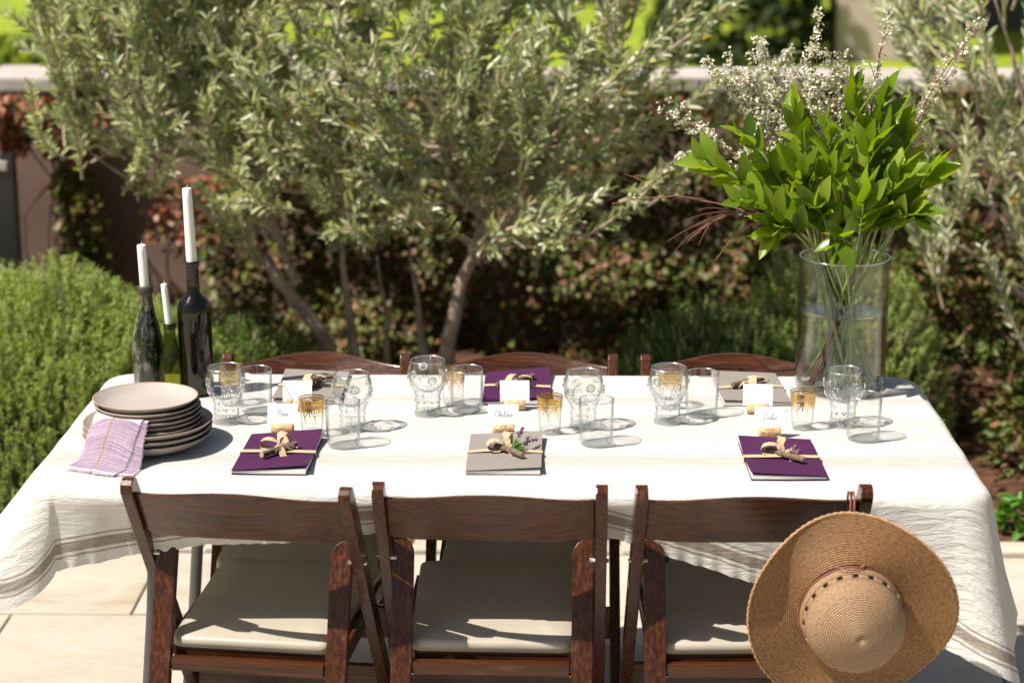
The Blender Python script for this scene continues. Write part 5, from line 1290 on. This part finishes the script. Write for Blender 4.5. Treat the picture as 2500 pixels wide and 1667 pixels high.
spi = [('white blossom branch reaching the top edge above the vase', rel(.825, .36, 1.585), 1.0, (-.03, 0, 0), 4),
       ('long reddish blossom branch arching to the upper right', rel(1.03, .36, 1.555), .8, (-.03, 0, .06), 3),
       ('white blossom branch left of the bouquet top', rel(.655, .37, 1.515), 1.9, (0, 0, 0), 6),
       ('white blossom branch rising to the upper left', rel(.54, .37, 1.515), 2.0, (.02, 0, .02), 7),
       ('dense white blossom branch at the left of the bouquet', rel(.50, .38, 1.45), 2.6, (.01, 0, .03), 8),
       ('white blossom branch spreading far left', rel(.42, .38, 1.475), 1.8, (.02, 0, .04), 6),
       ('thin blossom branch stretching left past the olive twigs', rel(.32, .38, 1.365), .8, (0, 0, .05), 5),
       ('bare reddish branch reaching furthest left', rel(.225, .36, 1.155), .05, (0, 0, .06), 3),
       ('bare reddish branch drooping at the lower left', rel(.39, .33, 1.075), .05, (0, 0, .10), 6),
       ('blossom branch reaching right over the right olive', rel(.985, .38, 1.465), 1.0, (-.01, 0, .03), 5),
       ('white blossom branch standing behind the top leaves', rel(.73, .39, 1.50), 2.0, (0, 0, 0), 6),
       ('blossom branch filling the upper left behind the leaves', rel(.57, .40, 1.40), 2.6, (0, 0, 0), 8),
       ('thin reddish branch with few blossoms at the left', rel(.36, .36, 1.26), .5, (0, 0, .05), 5),
       ('blossom branch filling the gap behind the bouquet centre', rel(.665, .40, 1.43), 2.6, (0, 0, 0), 7),
       ('thin bare twig drooping left below the leaves', rel(.45, .30, 1.04), .05, (0, 0, .10), 5)]
for i, (lb_, tp_, bl, bw, tw_) in enumerate(spi): spirea(lb_, tp_, 300 + i, bl * .8, bw, 1, tw_)

# ------------------------------------------------------------------ straw hat on the chair
def straw_mat(name, c1, c2, c3, rings):
    m, ns, ls, b = new_mat(name); uv = node(ns, 'ShaderNodeUVMap', uv_map='hat'); sp = ns.new('ShaderNodeSeparateXYZ'); ls.new(uv.outputs[0], sp.inputs[0])
    w1 = node(ns, 'ShaderNodeMath', operation='MULTIPLY', i_1=rings * 2 * math.pi); ls.new(sp.outputs[1], w1.inputs[0]); s1 = node(ns, 'ShaderNodeMath', operation='SINE'); ls.new(w1.outputs[0], s1.inputs[0])
    mp = ns.new('ShaderNodeMapping'); mp.inputs['Scale'].default_value = (110, rings * .8, 1); ls.new(uv.outputs[0], mp.inputs[0])
    n1 = node(ns, 'ShaderNodeTexNoise', i_Scale=1.0, i_Detail=4.0, i_Roughness=.75); ls.new(mp.outputs[0], n1.inputs['Vector'])
    r1 = ramp(ns, [(.32, c1), (.5, c2), (.7, c3)]); ls.new(n1.outputs[0], r1.inputs[0])
    ml = node(ns, 'ShaderNodeMapRange', i_1=-1.0, i_2=1.0, i_3=.62, i_4=1.08); ls.new(s1.outputs[0], ml.inputs[0])
    mx = node(ns, 'ShaderNodeMix', data_type='RGBA', blend_type='MULTIPLY'); mx.inputs[0].default_value = 1; ls.new(r1.outputs[0], mx.inputs[6]); ls.new(ml.outputs[0], mx.inputs[7])
    ls.new(mx.outputs[2], b.inputs['Base Color']); b.inputs['Roughness'].default_value = .6; b.inputs['Specular IOR Level'].default_value = .3
    hs_ = node(ns, 'ShaderNodeMath', operation='MULTIPLY_ADD', i_1=.35); ls.new(n1.outputs[0], hs_.inputs[0]); ls.new(s1.outputs[0], hs_.inputs[2])
    bp = node(ns, 'ShaderNodeBump', i_Strength=.8, i_Distance=.0012); ls.new(hs_.outputs[0], bp.inputs['Height']); ls.new(bp.outputs[0], b.inputs['Normal'])
    return m
M['straw'] = straw_mat('straw', (0.15, 0.065, 0.026), (0.36, 0.19, 0.085), (0.46, 0.265, 0.13), 50)
M['straw_crown'] = straw_mat('straw_crown', (0.22, 0.115, 0.06), (0.42, 0.265, 0.155), (0.50, 0.335, 0.21), 46)
M['straw_edge'] = simple('straw_edge', (0.45, 0.26, 0.12), .7, var=.35, vscale=140)
M['eyelet_shade'] = simple('eyelet_shade', (0.05, 0.025, 0.012), .9)  # dark brown standing in for the shade inside the crown
M['leather'] = simple('leather', (0.20, 0.065, 0.035), .55, var=.2, vscale=60)
ax = Vector((.03, -math.cos(R(5)), -math.sin(R(5)))).normalized()
HC = Vector((.642, -.590, .574))
h = thing('straw_hat', 'wide brimmed tan straw hat hanging from the right chair back', 'hat', HC)
q = Vector((0, 0, 1)).rotation_difference(ax); h.rotation_euler = q.to_euler()
def hat_part(name, prof, mat, seg=120, wave=0, skip=None, v0=0.0):
    V = []; UV = []; F = []; n = len(prof); ln = [v0]
    for i in range(1, n): ln.append(ln[-1] + math.hypot(prof[i][0] - prof[i - 1][0], prof[i][1] - prof[i - 1][1]))
    for i, (r, z) in enumerate(prof):
        for k in range(seg):
            w_ = 2 * math.pi * k / seg; zz = z + wave * max(0, r - .10) * (math.sin(2 * w_ + .7) * .22 + math.sin(3 * w_) * .10 + math.sin(5 * w_ + 2) * .04)
            V.append((r * math.cos(w_), r * math.sin(w_), zz)); UV.append((k / seg, ln[i] / .20))
    for i in range(n - 1):
        for k in range(seg):
            if skip and skip(i, k): continue
            F.append((i * seg + k, i * seg + (k + 1) % seg, (i + 1) * seg + (k + 1) % seg, (i + 1) * seg + k))
    me = bpy.data.meshes.new(name); me.from_pydata(V, [], F); ul = me.uv_layers.new(name='hat'); vi = np.zeros(len(me.loops), np.int32); me.loops.foreach_get('vertex_index', vi)
    A = np.array(UV, np.float32)[vi]
    # unwrap the seam
    A = A.reshape(-1, 4, 2); seam = (A[:, :, 0].max(1) - A[:, :, 0].min(1)) > .5; A[seam, :, 0] = np.where(A[seam, :, 0] < .5, A[seam, :, 0] + 1, A[seam, :, 0]); ul.data.foreach_set('uv', A.ravel())
    o = link(name, me, mat, h, smooth=True)
    md = o.modifiers.new('thickness', 'SOLIDIFY'); md.thickness = .0022; md.offset = -1
    return o
brim = [(.094 + (.190 - .094) * i / 22, -.002 + .006 * (i / 22) ** 2 - .004 * math.sin(math.pi * i / 22)) for i in range(23)] + [(.1925, .0055)]
hat_part('brim', brim, M['straw'], 144, 1.0, None, .0)
ed = []
for k in range(289):
    w_ = 2 * math.pi * k / 288; ww = max(0, .1925 - .10) * (math.sin(2 * w_ + .7) * .22 + math.sin(3 * w_) * .10 + math.sin(5 * w_ + 2) * .04)
    ed.append(((.1925 + .0009 * math.sin(k * 2.1)) * math.cos(w_), (.1925 + .0009 * math.sin(k * 2.1)) * math.sin(w_), .0045 + ww + .0008 * math.cos(k * 2.1)))
MB().tube(ed, .0021, 6, cap=False).build('braided_edge', M['straw_edge'], h, smooth=True)
hat_part('crown_side', [(.095, -.003), (.0965, .008), (.0962, .018), (.0948, .030)], M['straw_crown'], 120, 0, None, .1)
hat_part('eyelet_band', [(.0948, .030), (.0936, .0355), (.0920, .041)], M['straw_crown'], 120, 0, lambda i, k: (k % 6 in (0, 1)) if i == 0 else (k % 6 in (0, 1)), .13)
hat_part('crown_top', [(.0920, .041), (.0915, .052), (.0885, .065), (.0825, .077), (.073, .087), (.060, .0945), (.042, .1005), (.028, .1035), (.014, .1052), (.0006, .1058)], M['straw_crown'], 120, 0, None, .14)
MB().lathe([(.089, -.004), (.0895, .030), (.0865, .046)], 60).build('eyelet_backing', M['eyelet_shade'], h, smooth=True, recalc=False)  # dark band added behind the eyelets so the holes look shaded inside
MB().tube([(.0982 * math.cos(2 * math.pi * k / 60), .0982 * math.sin(2 * math.pi * k / 60), .0085 + .002 * math.sin(k)) for k in range(61)], .0018, 6, cap=False).build('leather_cord', M['leather'], h, smooth=True)
iq = q.inverted(); up_l = iq @ Vector((0, 0, 1)); up_l.z = 0; up_l.normalize(); rt_l = iq @ Vector((1, 0, 0)); rt_l.z = 0; rt_l.normalize()
kp = (up_l * .98 + rt_l * .14).normalized() * .1005 + Vector((0, 0, .010))
MB().tube([kp - rt_l * .004, kp + Vector((0, 0, .002)), kp + rt_l * .004], [.0025, .0042, .0025], 8).build('knot', M['leather'], h, smooth=True)
for dx, dv, L in ((-1, .05, .05), (.1, -.9, .045)):
    d = (rt_l * dx + up_l * dv).normalized(); pts = [kp + d * (L * k / 5) + Vector((0, 0, .004 + .012 * math.sin(k * .6))) for k in range(6)]
    MB().tube(pts, .0014, 5).build('cord_tail', M['leather'], h)
# the chin cord looped over the top rail
LX = .634
loop_w = [(LX, -.574, .722), (LX + .001, -.577, .755), (LX + .002, -.568, .788), (LX + .003, -.548, .795), (LX + .003, -.528, .788), (LX + .003, -.522, .74)]
for off in (0, .007):
    pts = [iq @ (Vector(p) + Vector((off, 0, 0)) - HC) for p in loop_w]; MB().tube(pts, .0019, 6).build('hanging_cord', M['leather'], h, smooth=True)
